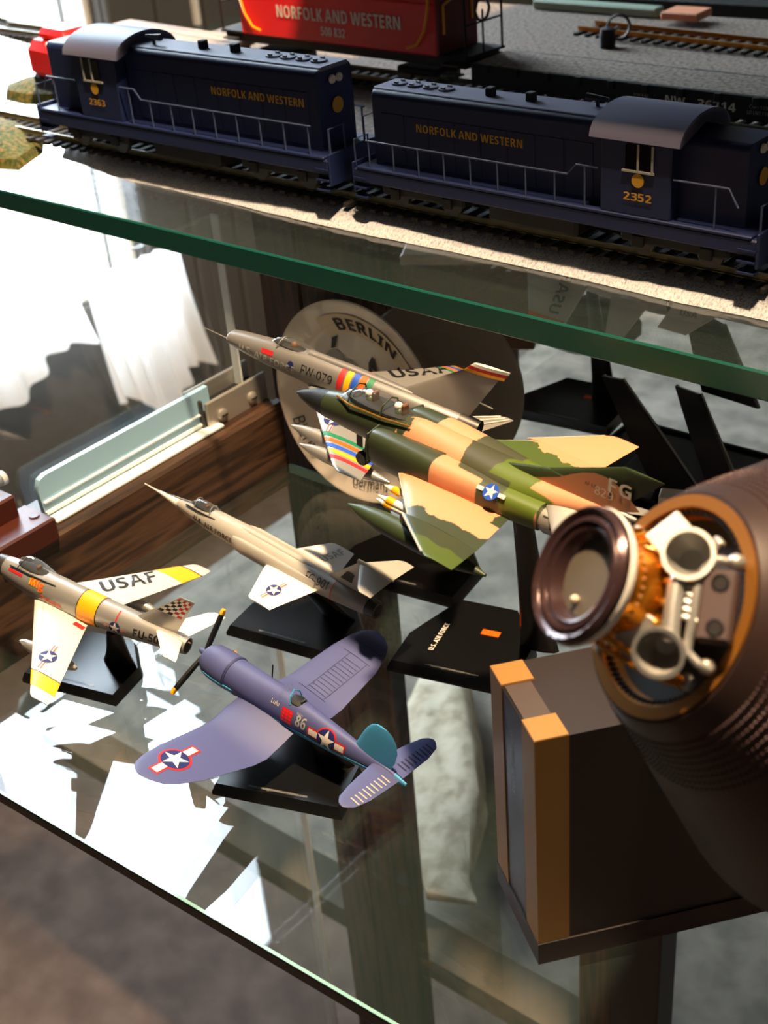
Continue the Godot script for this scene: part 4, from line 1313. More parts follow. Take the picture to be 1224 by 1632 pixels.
	var ht := obj("round_hatch", lathe([Vector2(0.0135, 0.0232), Vector2(0.0147, 0.024), Vector2(0.0148, 0.0256), Vector2(0.0140, 0.0266), Vector2(0.0131, 0.0262), Vector2(0.0127, 0.0256), Vector2(0.0121, 0.0262), Vector2(0.0113, 0.0262), Vector2(0.0109, 0.0252), Vector2(0.0103, 0.0255), Vector2(0.0096, 0.0252), Vector2(0.0090, 0.0240), Vector2(0.0084, 0.0225), Vector2(0.0001, 0.0222)], 72, false), M.dish_brown, t)
	obj("hatch_centre", lathe([Vector2(0.0083, 0.0226), Vector2(0.0001, 0.0228)], 48, false), M.dish_grey, ht)
	obj("white_gasket", lathe([Vector2(0.0118, 0.0220), Vector2(0.0146, 0.0224), Vector2(0.0151, 0.0236), Vector2(0.0149, 0.0244), Vector2(0.0144, 0.0238)], 72, false), M.white_paint, ht)
	obj("hatch_knob", ball(Vector3(-0.0052, 0.0234, 0.0008), Vector3(0.0009, 0.0010, 0.0009), 10), M.cream_card, ht)
	# gold trusses from tunnel to rim
	for q in [[Vector3(0.0088, 0.016, -0.0055), Vector3(0.0133, 0.0095, -0.0043), Vector3(0.0178, 0.002, 0.0040)], [Vector3(-0.0085, 0.0165, 0.0072), Vector3(-0.0080, 0.009, 0.0150), Vector3(-0.0072, 0.002, 0.0192)], [Vector3(-0.010, 0.016, -0.006), Vector3(-0.0150, 0.008, -0.009), Vector3(-0.019, 0.001, -0.011)], [Vector3(0.003, 0.016, -0.0112), Vector3(0.005, 0.008, -0.0165), Vector3(0.006, 0.001, -0.021)]]:
		var tr := obj("truss_bar", tube([q[0], q[1], q[2]], 0.00075, 6), M.gold, t)
		var sh: Vector3 = (q[1] - q[0]).cross(Vector3(0, 1, 0)).normalized() * 0.0021
		obj("truss_bar", tube([q[0] + sh, q[1] + sh, q[2] + sh * 0.6], 0.0006, 6), M.gold, tr)
		for k in 4:
			var c: Vector3 = (q[0] as Vector3).lerp(q[1], k / 3.0)
			obj("rung", tube([c, c + sh], 0.0005, 5), M.gold, tr)
		obj("rim_fitting", move(box(q[2], Vector3(0.003, 0.002, 0.003), 0.0005), Transform3D()), M.steel, tr)
	# two silver cups
	for q in [[Vector3(0.0138, 0.0080, 0.0062), Vector3(0.35, 0.75, 0.55), M.white_paint], [Vector3(-0.0034, 0.0084, 0.0146), Vector3(-0.05, 0.72, 0.69), M.dull_silver]]:
		var y: Vector3 = q[1].normalized()
		var x := y.cross(Vector3(0, 0, 1)).normalized()
		var b := Transform3D(Basis(x, y, x.cross(y)), q[0])
		var cup := obj("silver_cup", move(lathe([Vector2(0.0012, -0.004), Vector2(0.0036, -0.0015), Vector2(0.0050, 0.0032), Vector2(0.0054, 0.0036), Vector2(0.0054, 0.0042), Vector2(0.0048, 0.0042), Vector2(0.0040, 0.001), Vector2(0.0022, -0.0022), Vector2(0.0001, -0.0026)], 36, false), b), M.dull_silver if q[2] == M.dull_silver else M.silver_paint, t)
		obj("cup_rim", move(lathe([Vector2(0.0046, 0.0040), Vector2(0.0055, 0.0040), Vector2(0.0055, 0.0046), Vector2(0.0046, 0.0046)], 36, false), b), M.white_paint if q[2] == M.white_paint else M.silver, cup)
		obj("mount_plate", move(box(Vector3(0, -0.0004, -0.0068), Vector3(0.0085, 0.0012, 0.0056), 0.0003), b), M.white_paint if q[2] == M.white_paint else M.dull_silver, cup)
	# silver tank with pipes
	obj("silver_tank", tube([Vector3(0.0090, 0.0102, 0.0094), Vector3(0.0084, 0.0103, 0.0099), Vector3(0.0048, 0.0104, 0.0127), Vector3(0.0012, 0.0103, 0.0155), Vector3(0.0006, 0.0102, 0.0160)], 0.0019, 14), M.silver, t)
	for q in [Vector3(0.0090, 0.0102, 0.0094), Vector3(0.0006, 0.0102, 0.0160)]:
		obj("tank_end", ball(q, Vector3(0.0019, 0.0019, 0.0019), 12), M.silver, t)
	for k in 5:
		var u0 := k / 4.0
		obj("coil", tube([Vector3(0.0095, 0.0088, 0.0108).lerp(Vector3(0.0045, 0.0088, 0.0148), u0), Vector3(0.0106, 0.0068, 0.0136).lerp(Vector3(0.0056, 0.0068, 0.0176), u0)], 0.00072, 8), M.silver, t)
	for k in 5:
		var u0 := k / 4.0
		obj("gold_coil", tube([Vector3(0.0068, 0.0115, 0.0030).lerp(Vector3(0.0000, 0.0115, 0.0085), u0), Vector3(0.0078, 0.0095, 0.0058).lerp(Vector3(0.0014, 0.0095, 0.0106), u0)], 0.0006, 6), M.gold, t)
	obj("silver_pipe", tube([Vector3(0.0182, 0.0030, 0.0125), Vector3(0.0172, 0.0062, 0.0112), Vector3(0.0142, 0.0076, 0.0110), Vector3(0.0105, 0.0080, 0.0128), Vector3(0.0060, 0.0078, 0.0160), Vector3(0.0022, 0.0074, 0.0178), Vector3(-0.0006, 0.0070, 0.0195), Vector3(-0.0012, 0.0055, 0.0220), Vector3(-0.0012, 0.0030, 0.0235)], 0.0010, 10), M.silver, t)
	for q in [Vector3(0.0186, 0.003, 0.0128), Vector3(-0.0012, 0.003, 0.0222)]:
		obj("pipe_fitting", ball(q, Vector3(0.0018, 0.0020, 0.0018), 10), M.steel, t)
	# brown module with two round dimples
	var bm := Transform3D(Basis(Vector3(0.79, 0, -0.61), Vector3(0.33, 0.84, 0.43), Vector3(0.51, -0.54, 0.67)), Vector3(0.0098, 0.0048, 0.0174))
	var md := obj("brown_module", move(box(Vector3.ZERO, Vector3(0.0148, 0.004, 0.0070), 0.0006), bm), M.module_brown, t)
	for s in [-1, 1]:
		obj("dimple", move(lathe([Vector2(0.0001, 0.0021), Vector2(0.0013, 0.0021), Vector2(0.0016, 0.0024), Vector2(0.0019, 0.0022)], 20, false), bm * pose(s * 0.0046, 0, 0.0004)), M.capsule_dark, md)

# ---------------------------------------------------------------- trains
func locomotive(label: String, where: Vector3, turn: float, number: String, text_x: float, size: float) -> Node3D:
	var t := thing("model_locomotive", label, "model locomotive", where, Vector3(0, turn, 0), "dark blue model locomotives")
	t.scale = Vector3.ONE * size
	var B: Material = M.loco_blue
	obj("frame", box(Vector3(0, 0.0135, 0), Vector3(0.192, 0.006, 0.034), 0.0006), B, t)
	obj("walkway_edge", box(Vector3(0, 0.0170, 0), Vector3(0.188, 0.0014, 0.0345), 0.0004), M.loco_blue, t)
	var side := func(x0: float, x1: float, w: float, y0: float, y1: float, r: float) -> PackedVector3Array:
		var rings := []
		for x in [x0, x0 + 0.001, x1 - 0.001, x1]:
			var k := 0.96 if x == x0 or x == x1 else 1.0
			var ring := PackedVector3Array()
			ring.append(Vector3(x, y0, w * k))
			ring.append(Vector3(x, y1 - r, w * k))
			for i in 5:
				var a := PI / 2 * (i + 0.5) / 5
				ring.append(Vector3(x, y1 - r + sin(a) * r, (w - r + cos(a) * r) * k))
			for i in 5:
				var a := PI / 2 * (4.5 - i) / 5
				ring.append(Vector3(x, y1 - r + sin(a) * r, -(w - r + cos(a) * r) * k))
			ring.append(Vector3(x, y1 - r, -w * k))
			ring.append(Vector3(x, y0, -w * k))
			rings.append(ring)
		return loft(rings)
	var hood := obj("long_hood", side.call(-0.030, 0.088, 0.0108, 0.0175, 0.0495, 0.003), B, t)
	obj("hood_roof", side.call(-0.030, 0.0885, 0.0085, 0.0485, 0.0502, 0.0012), M.loco_roof, hood)
	var cab := obj("cab", box(Vector3(-0.046, 0.033, 0), Vector3(0.030, 0.031, 0.0335), 0.0005), B, t)
	var roof := []
	for x in [-0.065, -0.027]:
		var ring := PackedVector3Array()
		for i in 13:
			var a := PI * i / 12.0
			ring.append(Vector3(x, 0.0455 + sin(a) * 0.0095, cos(a) * 0.0185))
		for i in 13:
			var a := PI * (12 - i) / 12.0
			ring.append(Vector3(x, 0.0452 + sin(a) * 0.0086, cos(a) * 0.0176))
		roof.append(ring)
	obj("cab_roof", loft(roof), M.loco_roof, cab)
	var ends := []
	for x in [-0.061, -0.031]:
		var ring := PackedVector3Array()
		for i in 13:
			var a := PI * i / 12.0
			ring.append(Vector3(x, 0.0455 + sin(a) * 0.0085, cos(a) * 0.0168))
		ends.append(ring)
	obj("cab_gable", loft(ends), B, cab)
	obj("short_hood", side.call(-0.088, -0.060, 0.0108, 0.0175, 0.0478, 0.003), B, t)
	for s in [-1, 1]:
		var wn := obj("cab_window", box(Vector3(-0.0475, 0.0395, s * 0.0168), Vector3(0.011, 0.009, 0.0006)), M.loco_glass, cab)
		for q in [[-0.0535, 0.0395, 0.0008, 0.010], [-0.0475, 0.0395, 0.0008, 0.010], [-0.0475, 0.0345, 0.0136, 0.0008]]:
			obj("window_bar", box(Vector3(q[0], q[1], s * 0.0172), Vector3(q[2], q[3], 0.0006)), M.mark_grey, wn)
		obj("round_emblem", move(lathe([Vector2(0.0001, 0.0003), Vector2(0.0026, 0.0003), Vector2(0.0026, 0.0), Vector2(0.0001, 0.0)], 20, false), pose(-0.0475, 0.0312, s * 0.0169, 90 * s)), M.loco_yellow, cab)
		obj("lettering", move(letters(number, 0.0030, 0.0, true, 1.35), pose(-0.0475, 0.0235, s * 0.0171, 0, 0 if s > 0 else 180)), M.loco_yellow, cab)
		obj("lettering", move(letters("NORFOLK AND WESTERN", 0.0033, 0.0, true, 1.02), pose(text_x, 0.0345, s * 0.0111, 0, 0 if s > 0 else 180)), M.loco_yellow, hood)
		for k in 8:
			obj("hood_door", box(Vector3(-0.018 + k * 0.0135, 0.030, s * 0.01085), Vector3(0.0122, 0.021, 0.0004), 0.0001), B, hood)
		# handrails
		var pts := [Vector3(-0.030, 0.0335, s * 0.0165), Vector3(-0.020, 0.0335, s * 0.0165), Vector3(-0.016, 0.0292, s * 0.0165), Vector3(0.088, 0.0292, s * 0.0165)]
		var hr := obj("handrail", tube(pts, 0.00042, 5), M.loco_rail, t)
		obj("handrail", tube([Vector3(-0.062, 0.0335, s * 0.0165), Vector3(-0.084, 0.0335, s * 0.0165), Vector3(-0.088, 0.027, s * 0.0165)], 0.00042, 5), M.loco_rail, hr)
		for k in 9:
			var x := -0.024 + k * 0.0138
			obj("stanchion", tube([Vector3(x, 0.0175, s * 0.0165), Vector3(x, 0.0335 if k == 0 else 0.0292, s * 0.0165)], 0.0004, 5), M.loco_rail, hr)
		obj("stanchion", tube([Vector3(-0.079, 0.0175, s * 0.0165), Vector3(-0.079, 0.0335, s * 0.0165)], 0.0004, 5), M.loco_rail, hr)
	# ends: steps, headlight, round herald, end rails and coupler
	for e in [-1, 1]:
		var x: float = 0.0885 * e
		obj("round_emblem", move(lathe([Vector2(0.0001, 0.0003), Vector2(0.0032, 0.0003), Vector2(0.0032, 0.0)], 20, false), pose(x, 0.034, 0.0, 0, 0, -90 * e)), M.loco_yellow, t)
		var hl := obj("headlight", move(lathe([Vector2(0.0001, 0.0006), Vector2(0.0016, 0.0008), Vector2(0.0018, 0.0)], 14, false), pose(x, 0.0445, 0.002, 0, 0, -90 * e)), M.mark_white, t)
		obj("headlight_lens", move(lathe([Vector2(0.0001, 0.0006), Vector2(0.0016, 0.0008), Vector2(0.0018, 0.0)], 14, false), pose(x, 0.0445, -0.002, 0, 0, -90 * e)), M.mark_white, hl)
		obj("end_beam", box(Vector3(0.0965 * e, 0.0125, 0), Vector3(0.0012, 0.013, 0.034), 0.0003), B, t)
		for s in [-1, 1]:
			obj("end_rail", tube([Vector3(0.0962 * e, 0.017, s * 0.015), Vector3(0.0962 * e, 0.0285, s * 0.015), Vector3(0.0962 * e, 0.0285, s * 0.006), Vector3(0.0962 * e, 0.017, s * 0.006)], 0.0005, 5), M.loco_rail, t)
			for k in 3:
				obj("step", box(Vector3(0.0925 * e, 0.004 + 0.0042 * k, s * 0.0155), Vector3(0.007, 0.0008, 0.004)), B, t)
		obj("coupler", box(Vector3(0.1 * e, 0.0095, 0), Vector3(0.008, 0.0028, 0.003), 0.0005), M.dark_steel, t)
	# roof details
	for k in 4:
		var fan := obj("roof_fan", move(lathe([Vector2(0.0035, 0), Vector2(0.0035, 0.0008), Vector2(0.0001, 0.001)], 16, false), pose(0.055 + k * 0.0085, 0.0501, 0)), M.loco_roof, hood)
		for s in [-1, 1]:
			obj("lifting_lug", box(Vector3(0.055 + k * 0.0085, 0.0512, s * 0.0022), Vector3(0.0018, 0.0010, 0.0010)), M.mark_grey, fan)
	for x in [0.012, 0.032]:
		obj("exhaust_stack", box(Vector3(x, 0.0518, 0), Vector3(0.0036, 0.0036, 0.0036), 0.0004), M.matt_black, hood)
	var hn := obj("horn", tube([Vector3(-0.022, 0.0535, 0.003), Vector3(-0.012, 0.0535, 0.003)], 0.0006, 6, 0.0016), M.dark_steel, hood)
	obj("horn_bracket", box(Vector3(-0.017, 0.0518, 0.003), Vector3(0.001, 0.0034, 0.001)), M.dark_steel, hn)
	# running gear
	obj("fuel_tank", box(Vector3(0.004, 0.0075, 0), Vector3(0.044, 0.010, 0.026), 0.0015), M.matt_black, t)
	for x in [-0.06, 0.062]:
		var tr := obj("truck_frame", box(Vector3(x, 0.0075, 0), Vector3(0.046, 0.005, 0.024), 0.001), M.matt_black, t)
		for k in [-1, 1]:
			for s in [-1, 1]:
				obj("wheel", move(lathe([Vector2(0.0001, -0.0012), Vector2(0.0055, -0.0012), Vector2(0.0055, 0.0012), Vector2(0.0001, 0.0012)], 18, false), pose(x + k * 0.0145, 0.0055, s * 0.0082, 90)), M.dark_steel, tr)
				obj("axle_box", box(Vector3(x + k * 0.0145, 0.0065, s * 0.0125), Vector3(0.005, 0.005, 0.002), 0.0005), M.matt_black, tr)
	return t

func track(label: String, where: Vector3, turn: float, x0: float, x1: float, brass := false, spacing := 0.0078) -> Node3D:
	var t := thing("model_railway_track", label, "model track", where, Vector3(0, turn, 0), "")
	for s in [-1, 1]:
		var m: Material = M.rail_brass if brass else M.rail_metal
		var r := obj("rail", box(Vector3((x0 + x1) / 2, -0.0004, s * 0.00865), Vector3(x1 - x0, 0.0008, 0.0009)), m, t)
		obj("rail_web", box(Vector3((x0 + x1) / 2, -0.0016, s * 0.00865), Vector3(x1 - x0, 0.0018, 0.0004)), m, r)
		obj("rail_foot", box(Vector3((x0 + x1) / 2, -0.0026, s * 0.00865), Vector3(x1 - x0, 0.0004, 0.0016)), m, r)
	var n := int((x1 - x0) / spacing)
	var proto := obj("sleeper", box(Vector3.ZERO, Vector3(0.0034, 0.0020, 0.031), 0.0003), M.tie_brown, t)
	proto.position = Vector3(x0 + 0.003, -0.0037, 0)
	for k in range(1, n):
		var d := proto.duplicate()
		d.name = "sleeper"
		t.add_child(d, true)
		d.position.x = x0 + 0.003 + spacing * k
	return t

func build_trains() -> void:
	# board with ballast under the tracks
	var bd := thing("layout_board", "grey-brown board with a speckled gravel front edge that carries the trains", "board")
	obj("board_sheet", move(prism(PackedVector2Array([Vector2(-0.60, 0.452), Vector2(-0.44, 0.43), Vector2(-0.13, 0.405), Vector2(0.10, 0.40), Vector2(0.10, 0.83), Vector2(-0.72, 0.83), Vector2(-0.72, 0.56), Vector2(-0.60, 0.50)]), 0.1504, 0.1545), pose(0, 0, 0, -90)), M.board_ground, bd)
	var rng := RandomNumberGenerator.new()
	rng.seed = 5
	var rows := []
	for i in 120:
		var x := lerpf(-0.575, 0.09, i / 119.0)
		var zf := -0.398 - 0.041 * maxf(0.0, -0.2 - x) + 0.0012 * sin(x * 30.0) - 0.012 * smoothstep(-0.50, -0.58, x)
		var r := PackedVector3Array([Vector3(x, 0.1503, zf + rng.randf_range(-0.0003, 0.0003)), Vector3(x, 0.1535 + rng.randf_range(-0.0005, 0.0005), zf - 0.003), Vector3(x, 0.1562 + rng.randf_range(-0.0006, 0.0006), zf - 0.009), Vector3(x, 0.1570, zf - 0.016), Vector3(x, 0.1565, zf - 0.048), Vector3(x, 0.1503, zf - 0.050)])
		rows.append(r)
	obj("gravel_bed", loft(rows), M.gravel, bd)
	locomotive("dark blue locomotive number 2363 at the left, its cab by the red car", Vector3(-0.4664, 0.162, -0.4255), -2.0, "2363", 0.053, 1.06)
	var l2 := locomotive("dark blue locomotive number 2352 at the right, its cab at the right end", Vector3(-0.2600, 0.162, -0.4175), 177.4, "2352", 0.036, 0.955)
	l2.set_meta("category", "model locomotive")
	track("front model track along the gravel edge under the two blue locomotives", Vector3(-0.28, 0.162, -0.4225), -2.5, -0.39, 0.30)
	track("middle model track under the red caboose and the black flatcar", Vector3(-0.40, 0.1605, -0.600), -3.4, -0.50, 0.45)
	track("rear model track with gleaming brass rails behind the black flatcar", Vector3(-0.38, 0.165, -0.735), -7.0, -0.06, 0.36, true, 0.0085)
	build_caboose()
	build_flatcar()
	# red car at the far left, close behind the first locomotive
	var rc := thing("model_car", "bright red model locomotive nose at the far left behind the blue cab", "model locomotive", Vector3(-0.655, 0.1605, -0.498), Vector3(0, -8, 0))
	obj("body", box(Vector3(0.0, 0.020, 0), Vector3(0.040, 0.022, 0.026), 0.005), M.bright_red, rc)
	obj("roof", box(Vector3(0.004, 0.034, -0.002), Vector3(0.028, 0.008, 0.020), 0.003), M.bright_red, rc)
	obj("white_top", box(Vector3(0.016, 0.0305, 0.004), Vector3(0.020, 0.003, 0.018), 0.001), M.white_paint, rc)
	for s in [-1, 1]:
		obj("headlamp", ball(Vector3(0.0185, 0.012, 0.012 + s * 0.004), Vector3(0.0032, 0.0032, 0.0032), 10), M.steel, rc)
	obj("undercarriage", box(Vector3(0, 0.006, 0), Vector3(0.044, 0.010, 0.020), 0.002), M.matt_black, rc)
	# scenery at the left
	var gp := []
	for q in [[1.0, 0.0], [0.95, 0.005], [0.6, 0.012]]:
		var r := PackedVector3Array()
		for p in [Vector2(-0.66, -0.450), Vector2(-0.612, -0.442), Vector2(-0.592, -0.425), Vector2(-0.578, -0.398), Vector2(-0.63, -0.385), Vector2(-0.70, -0.40)]:
			r.append(Vector3(-0.64 + (p.x + 0.64) * q[0], 0.1505 + q[1], -0.42 + (p.y + 0.42) * q[0]))
		gp.append(r)
	tag(obj("grass_mound", loft(gp), M.model_grass), "small green and sandy scenery mound at the left end of the track", "scenery")
	var gp2 := []
	for q in [[1.0, 0.0], [0.9, 0.006], [0.5, 0.01]]:
		var r := PackedVector3Array()
		for i in 9:
			var a := TAU * i / 9
			r.append(Vector3(-0.70 + cos(a) * 0.035 * q[0], 0.1505 + q[1], -0.515 + sin(a) * 0.022 * q[0]))
		gp2.append(r)
	tag(obj("grass_mound", loft(gp2), M.model_grass), "small mossy scenery mound behind the front end of the left locomotive", "scenery")
	# plank deck
	var dk := thing("plank_deck", "pale weathered wooden plank deck behind the left locomotive", "deck", Vector3(-0.70, 0.163, -0.606), Vector3(0, -8, 0))
	for k in 4:
		obj("plank", box(Vector3(0, 0.002, -0.027 + 0.0175 * k), Vector3(0.145, 0.004, 0.0168), 0.0006), M.wood_plank, dk)
	obj("joist", box(Vector3(0.066, -0.004, 0), Vector3(0.006, 0.008, 0.068), 0.0005), M.brown_card, dk)
	obj("joist", box(Vector3(-0.05, -0.004, 0), Vector3(0.006, 0.008, 0.068), 0.0005), M.brown_card, dk)
	track("short curved-looking model track at the far left beyond the plank deck", Vector3(-0.85, 0.158, -0.628), -14.0, -0.13, 0.09)

func build_caboose() -> void:
	var t := thing("model_caboose", "red caboose with white NORFOLK AND WESTERN lettering behind the blue locomotives", "model caboose", Vector3(-0.514, 0.1605, -0.602), Vector3(0, -4.6, 0))
	var R: Material = M.caboose_red
	var body := obj("body", box(Vector3(0, 0.043, 0), Vector3(0.160, 0.048, 0.034), 0.0008), R, t)
	obj("end_wall", box(Vector3(0.0803, 0.043, 0), Vector3(0.0012, 0.047, 0.033)), M.caboose_dark_red, body)
	obj("belt_moulding", box(Vector3(0, 0.0455, 0.0173), Vector3(0.160, 0.0012, 0.0012), 0.0003), R, body)
	for x in [-0.062, -0.045, 0.030, 0.048]:
		var wn := obj("window", box(Vector3(x, 0.0545, 0.0171), Vector3(0.0105, 0.014, 0.0008)), M.loco_glass, body)
		obj("window_frame", box(Vector3(x, 0.0472, 0.0175), Vector3(0.0125, 0.0012, 0.0012)), R, wn)
	obj("round_emblem", move(lathe([Vector2(0.0001, 0.0004), Vector2(0.0062, 0.0004), Vector2(0.0062, 0.0)], 28, false), pose(-0.003, 0.0525, 0.0171, 90)), M.mark_grey, body)
	obj("lettering", move(letters("NORFOLK AND WESTERN", 0.0070, 0.0, true, 0.88), pose(0.0045, 0.0312, 0.0175)), M.mark_white, body)
	obj("lettering", move(letters("500 832", 0.0048, 0.0, true, 0.85), pose(0.001, 0.0236, 0.0175)), M.mark_white, body)
	obj("roof", box(Vector3(0, 0.0695, 0), Vector3(0.19, 0.004, 0.039), 0.0016), M.caboose_dark_red, t)
	obj("underframe", box(Vector3(0, 0.0165, 0), Vector3(0.196, 0.006, 0.030), 0.0006), M.matt_black, t)
	for e in [-1, 1]:
		obj("grab_iron", tube([Vector3(e * 0.0775, 0.062, 0.019), Vector3(e * 0.0765, 0.044, 0.019), Vector3(e * 0.073, 0.032, 0.019), Vector3(e * 0.067, 0.0245, 0.019), Vector3(e * 0.060, 0.0225, 0.019)], 0.0008, 6), M.handrail_yellow, t)
		obj("platform", box(Vector3(e * 0.090, 0.0195, 0), Vector3(0.020, 0.0014, 0.034), 0.0003), M.matt_black, t)
		for s in [-1, 1]:
			for k in 3:
				obj("step", box(Vector3(e * 0.090, 0.0055 + 0.0052 * k, s * 0.0165), Vector3(0.012, 0.0010, 0.006), 0.0003), M.dark_steel, t)
			obj("post", tube([Vector3(e * 0.099, 0.019, s * 0.0155), Vector3(e * 0.099, 0.068, s * 0.0155)], 0.0007, 5), M.matt_black, t)
		obj("end_rail", tube([Vector3(e * 0.099, 0.036, -0.0155), Vector3(e * 0.099, 0.036, 0.0155)], 0.0006, 5), M.matt_black, t)
		var bw := obj("brake_wheel", tube([Vector3(e * 0.0985, 0.042, 0.006), Vector3(e * 0.0985, 0.0462, 0.0042), Vector3(e * 0.0985, 0.048, 0), Vector3(e * 0.0985, 0.0462, -0.0042), Vector3(e * 0.0985, 0.042, -0.006), Vector3(e * 0.0985, 0.0378, -0.0042), Vector3(e * 0.0985, 0.036, 0), Vector3(e * 0.0985, 0.0378, 0.0042), Vector3(e * 0.0985, 0.042, 0.006)], 0.0008, 6), M.dark_steel, t)
		obj("brake_shaft", tube([Vector3(e * 0.0985, 0.018, 0), Vector3(e * 0.0985, 0.042, 0)], 0.0006, 5), M.dark_steel, bw)
		obj("coupler", box(Vector3(e * 0.103, 0.012, 0), Vector3(0.010, 0.003, 0.003), 0.0005), M.dark_steel, t)
		var tr := obj("truck_frame", box(Vector3(e * 0.058, 0.008, 0), Vector3(0.030, 0.004, 0.022), 0.001), M.matt_black, t)
		for k in [-1, 1]:
			for s in [-1, 1]:
				obj("wheel", move(lathe([Vector2(0.0001, -0.0012), Vector2(0.0050, -0.0012), Vector2(0.0050, 0.0012), Vector2(0.0001, 0.0012)], 16, false), pose(e * 0.058 + k * 0.0105, 0.005, s * 0.0082, 90)), M.dark_steel, tr)
	for q in [[Vector3(0.0812, 0.045, 0.012), Vector3(0.0812, 0.030, 0.012)], [Vector3(0.0812, 0.045, 0.012), Vector3(0.0812, 0.048, 0.002)], [Vector3(0.0812, 0.064, -0.012), Vector3(0.0812, 0.034, -0.012)], [Vector3(0.0812, 0.056, 0.000), Vector3(0.0812, 0.059, -0.010)]]:
		obj("end_handrail", tube([q[0], q[1]], 0.0008, 6), M.handrail_yellow, t)

func build_flatcar() -> void:
	var t := thing("model_flatcar", "low black flatcar marked NW 36214 behind the right blue locomotive", "model flatcar", Vector3(-0.285, 0.1605, -0.588), Vector3(0, -3.4, 0))
	obj("deck", box(Vector3(0, 0.0165, 0), Vector3(0.255, 0.002, 0.032), 0.0004), M.board_ground, t)
	for s in [-1, 1]:
		var sill := obj("side_sill", box(Vector3(0, 0.0118, s * 0.0168), Vector3(0.255, 0.0112, 0.0016), 0.0004), M.matt_black, t)
		for k in 13:
			obj("stake_pocket", box(Vector3(-0.117 + k * 0.0195, 0.0152, s * 0.0180), Vector3(0.0034, 0.0042, 0.0016), 0.0003), M.matt_black, sill)
	obj("lettering", move(letters("NW", 0.0042, 0.0, true, 1.15), pose(-0.003, 0.0092, 0.0179)), M.mark_white, t)
	obj("lettering", move(letters("36214", 0.0042, 0.0, true, 1.3), pose(0.019, 0.0092, 0.0179)), M.mark_white, t)
	obj("lettering", move(letters("CAPY 110000", 0.0016, 0.0, false, 1.0), pose(0.042, 0.0120, 0.0179)), M.mark_grey, t)
	obj("lettering", move(letters("LD LMT 116900", 0.0016, 0.0, false, 1.0), pose(0.042, 0.0094, 0.0179)), M.mark_grey, t)
	obj("lettering", move(letters("NEW 6-62", 0.0014, 0.0, false, 1.0), pose(-0.022, 0.0112, 0.0179)), M.mark_grey, t)
	for x in [-0.085, 0.085]:
		var tr := obj("truck_frame", box(Vector3(x, 0.006, 0), Vector3(0.032, 0.004, 0.022), 0.001), M.matt_black, t)
		for k in [-1, 1]:
			for s in [-1, 1]:
				obj("wheel", move(lathe([Vector2(0.0001, -0.0012), Vector2(0.0048, -0.0012), Vector2(0.0048, 0.0012), Vector2(0.0001, 0.0012)], 16, false), pose(x + k * 0.011, 0.0048, s * 0.0082, 90)), M.dark_steel, tr)
	obj("coupler", box(Vector3(-0.131, 0.010, 0), Vector3(0.009, 0.003, 0.003), 0.0005), M.dark_steel, t)
	var fr := thing("flat_ladder", "flat black ladder-like frame lying beside the flatcar near the right edge", "frame", Vector3(-0.285, 0.1600, -0.650), Vector3(0, -6, 0))
	for s in [-1, 1]:
		obj("side_bar", box(Vector3(0, 0.0015, s * 0.010), Vector3(0.085, 0.003, 0.003), 0.0004), M.matt_black, fr)
	for k in 4:
		obj("cross_bar", box(Vector3(-0.041 + k * 0.0273, 0.0015, 0), Vector3(0.003, 0.003, 0.020), 0.0004), M.matt_black, fr)
	# ground between the tracks
	var pr := thing("ballast_strip", "speckled grey ballast strip between the flatcar and the brass rails", "ground", Vector3(-0.25, 0.1546, -0.672), Vector3(0, -5, 0))
	obj("ballast_top", box(Vector3(0, 0.0025, 0), Vector3(0.44, 0.005, 0.070), 0.002), M.board_ground, pr)
	var sg := thing("brake_stand", "small black post with a round wheel standing by the brass rails", "signal", Vector3(-0.405, 0.1546, -0.708))
	obj("post", lathe([Vector2(0.0048, 0), Vector2(0.0048, 0.012), Vector2(0.0040, 0.016), Vector2(0.0001, 0.0175)], 16, false), M.matt_black, sg)
	obj("wheel", move(lathe([Vector2(0.0066, -0.0008), Vector2(0.0076, 0), Vector2(0.0066, 0.0008), Vector2(0.0058, 0.0)], 24, false), pose(0.004, 0.016, -0.006, 80, 20)), M.dark_steel, sg)
	obj("wheel_shaft", tube([Vector3(0, 0.012, 0), Vector3(0.004, 0.016, -0.006)], 0.0008), M.dark_steel, sg)

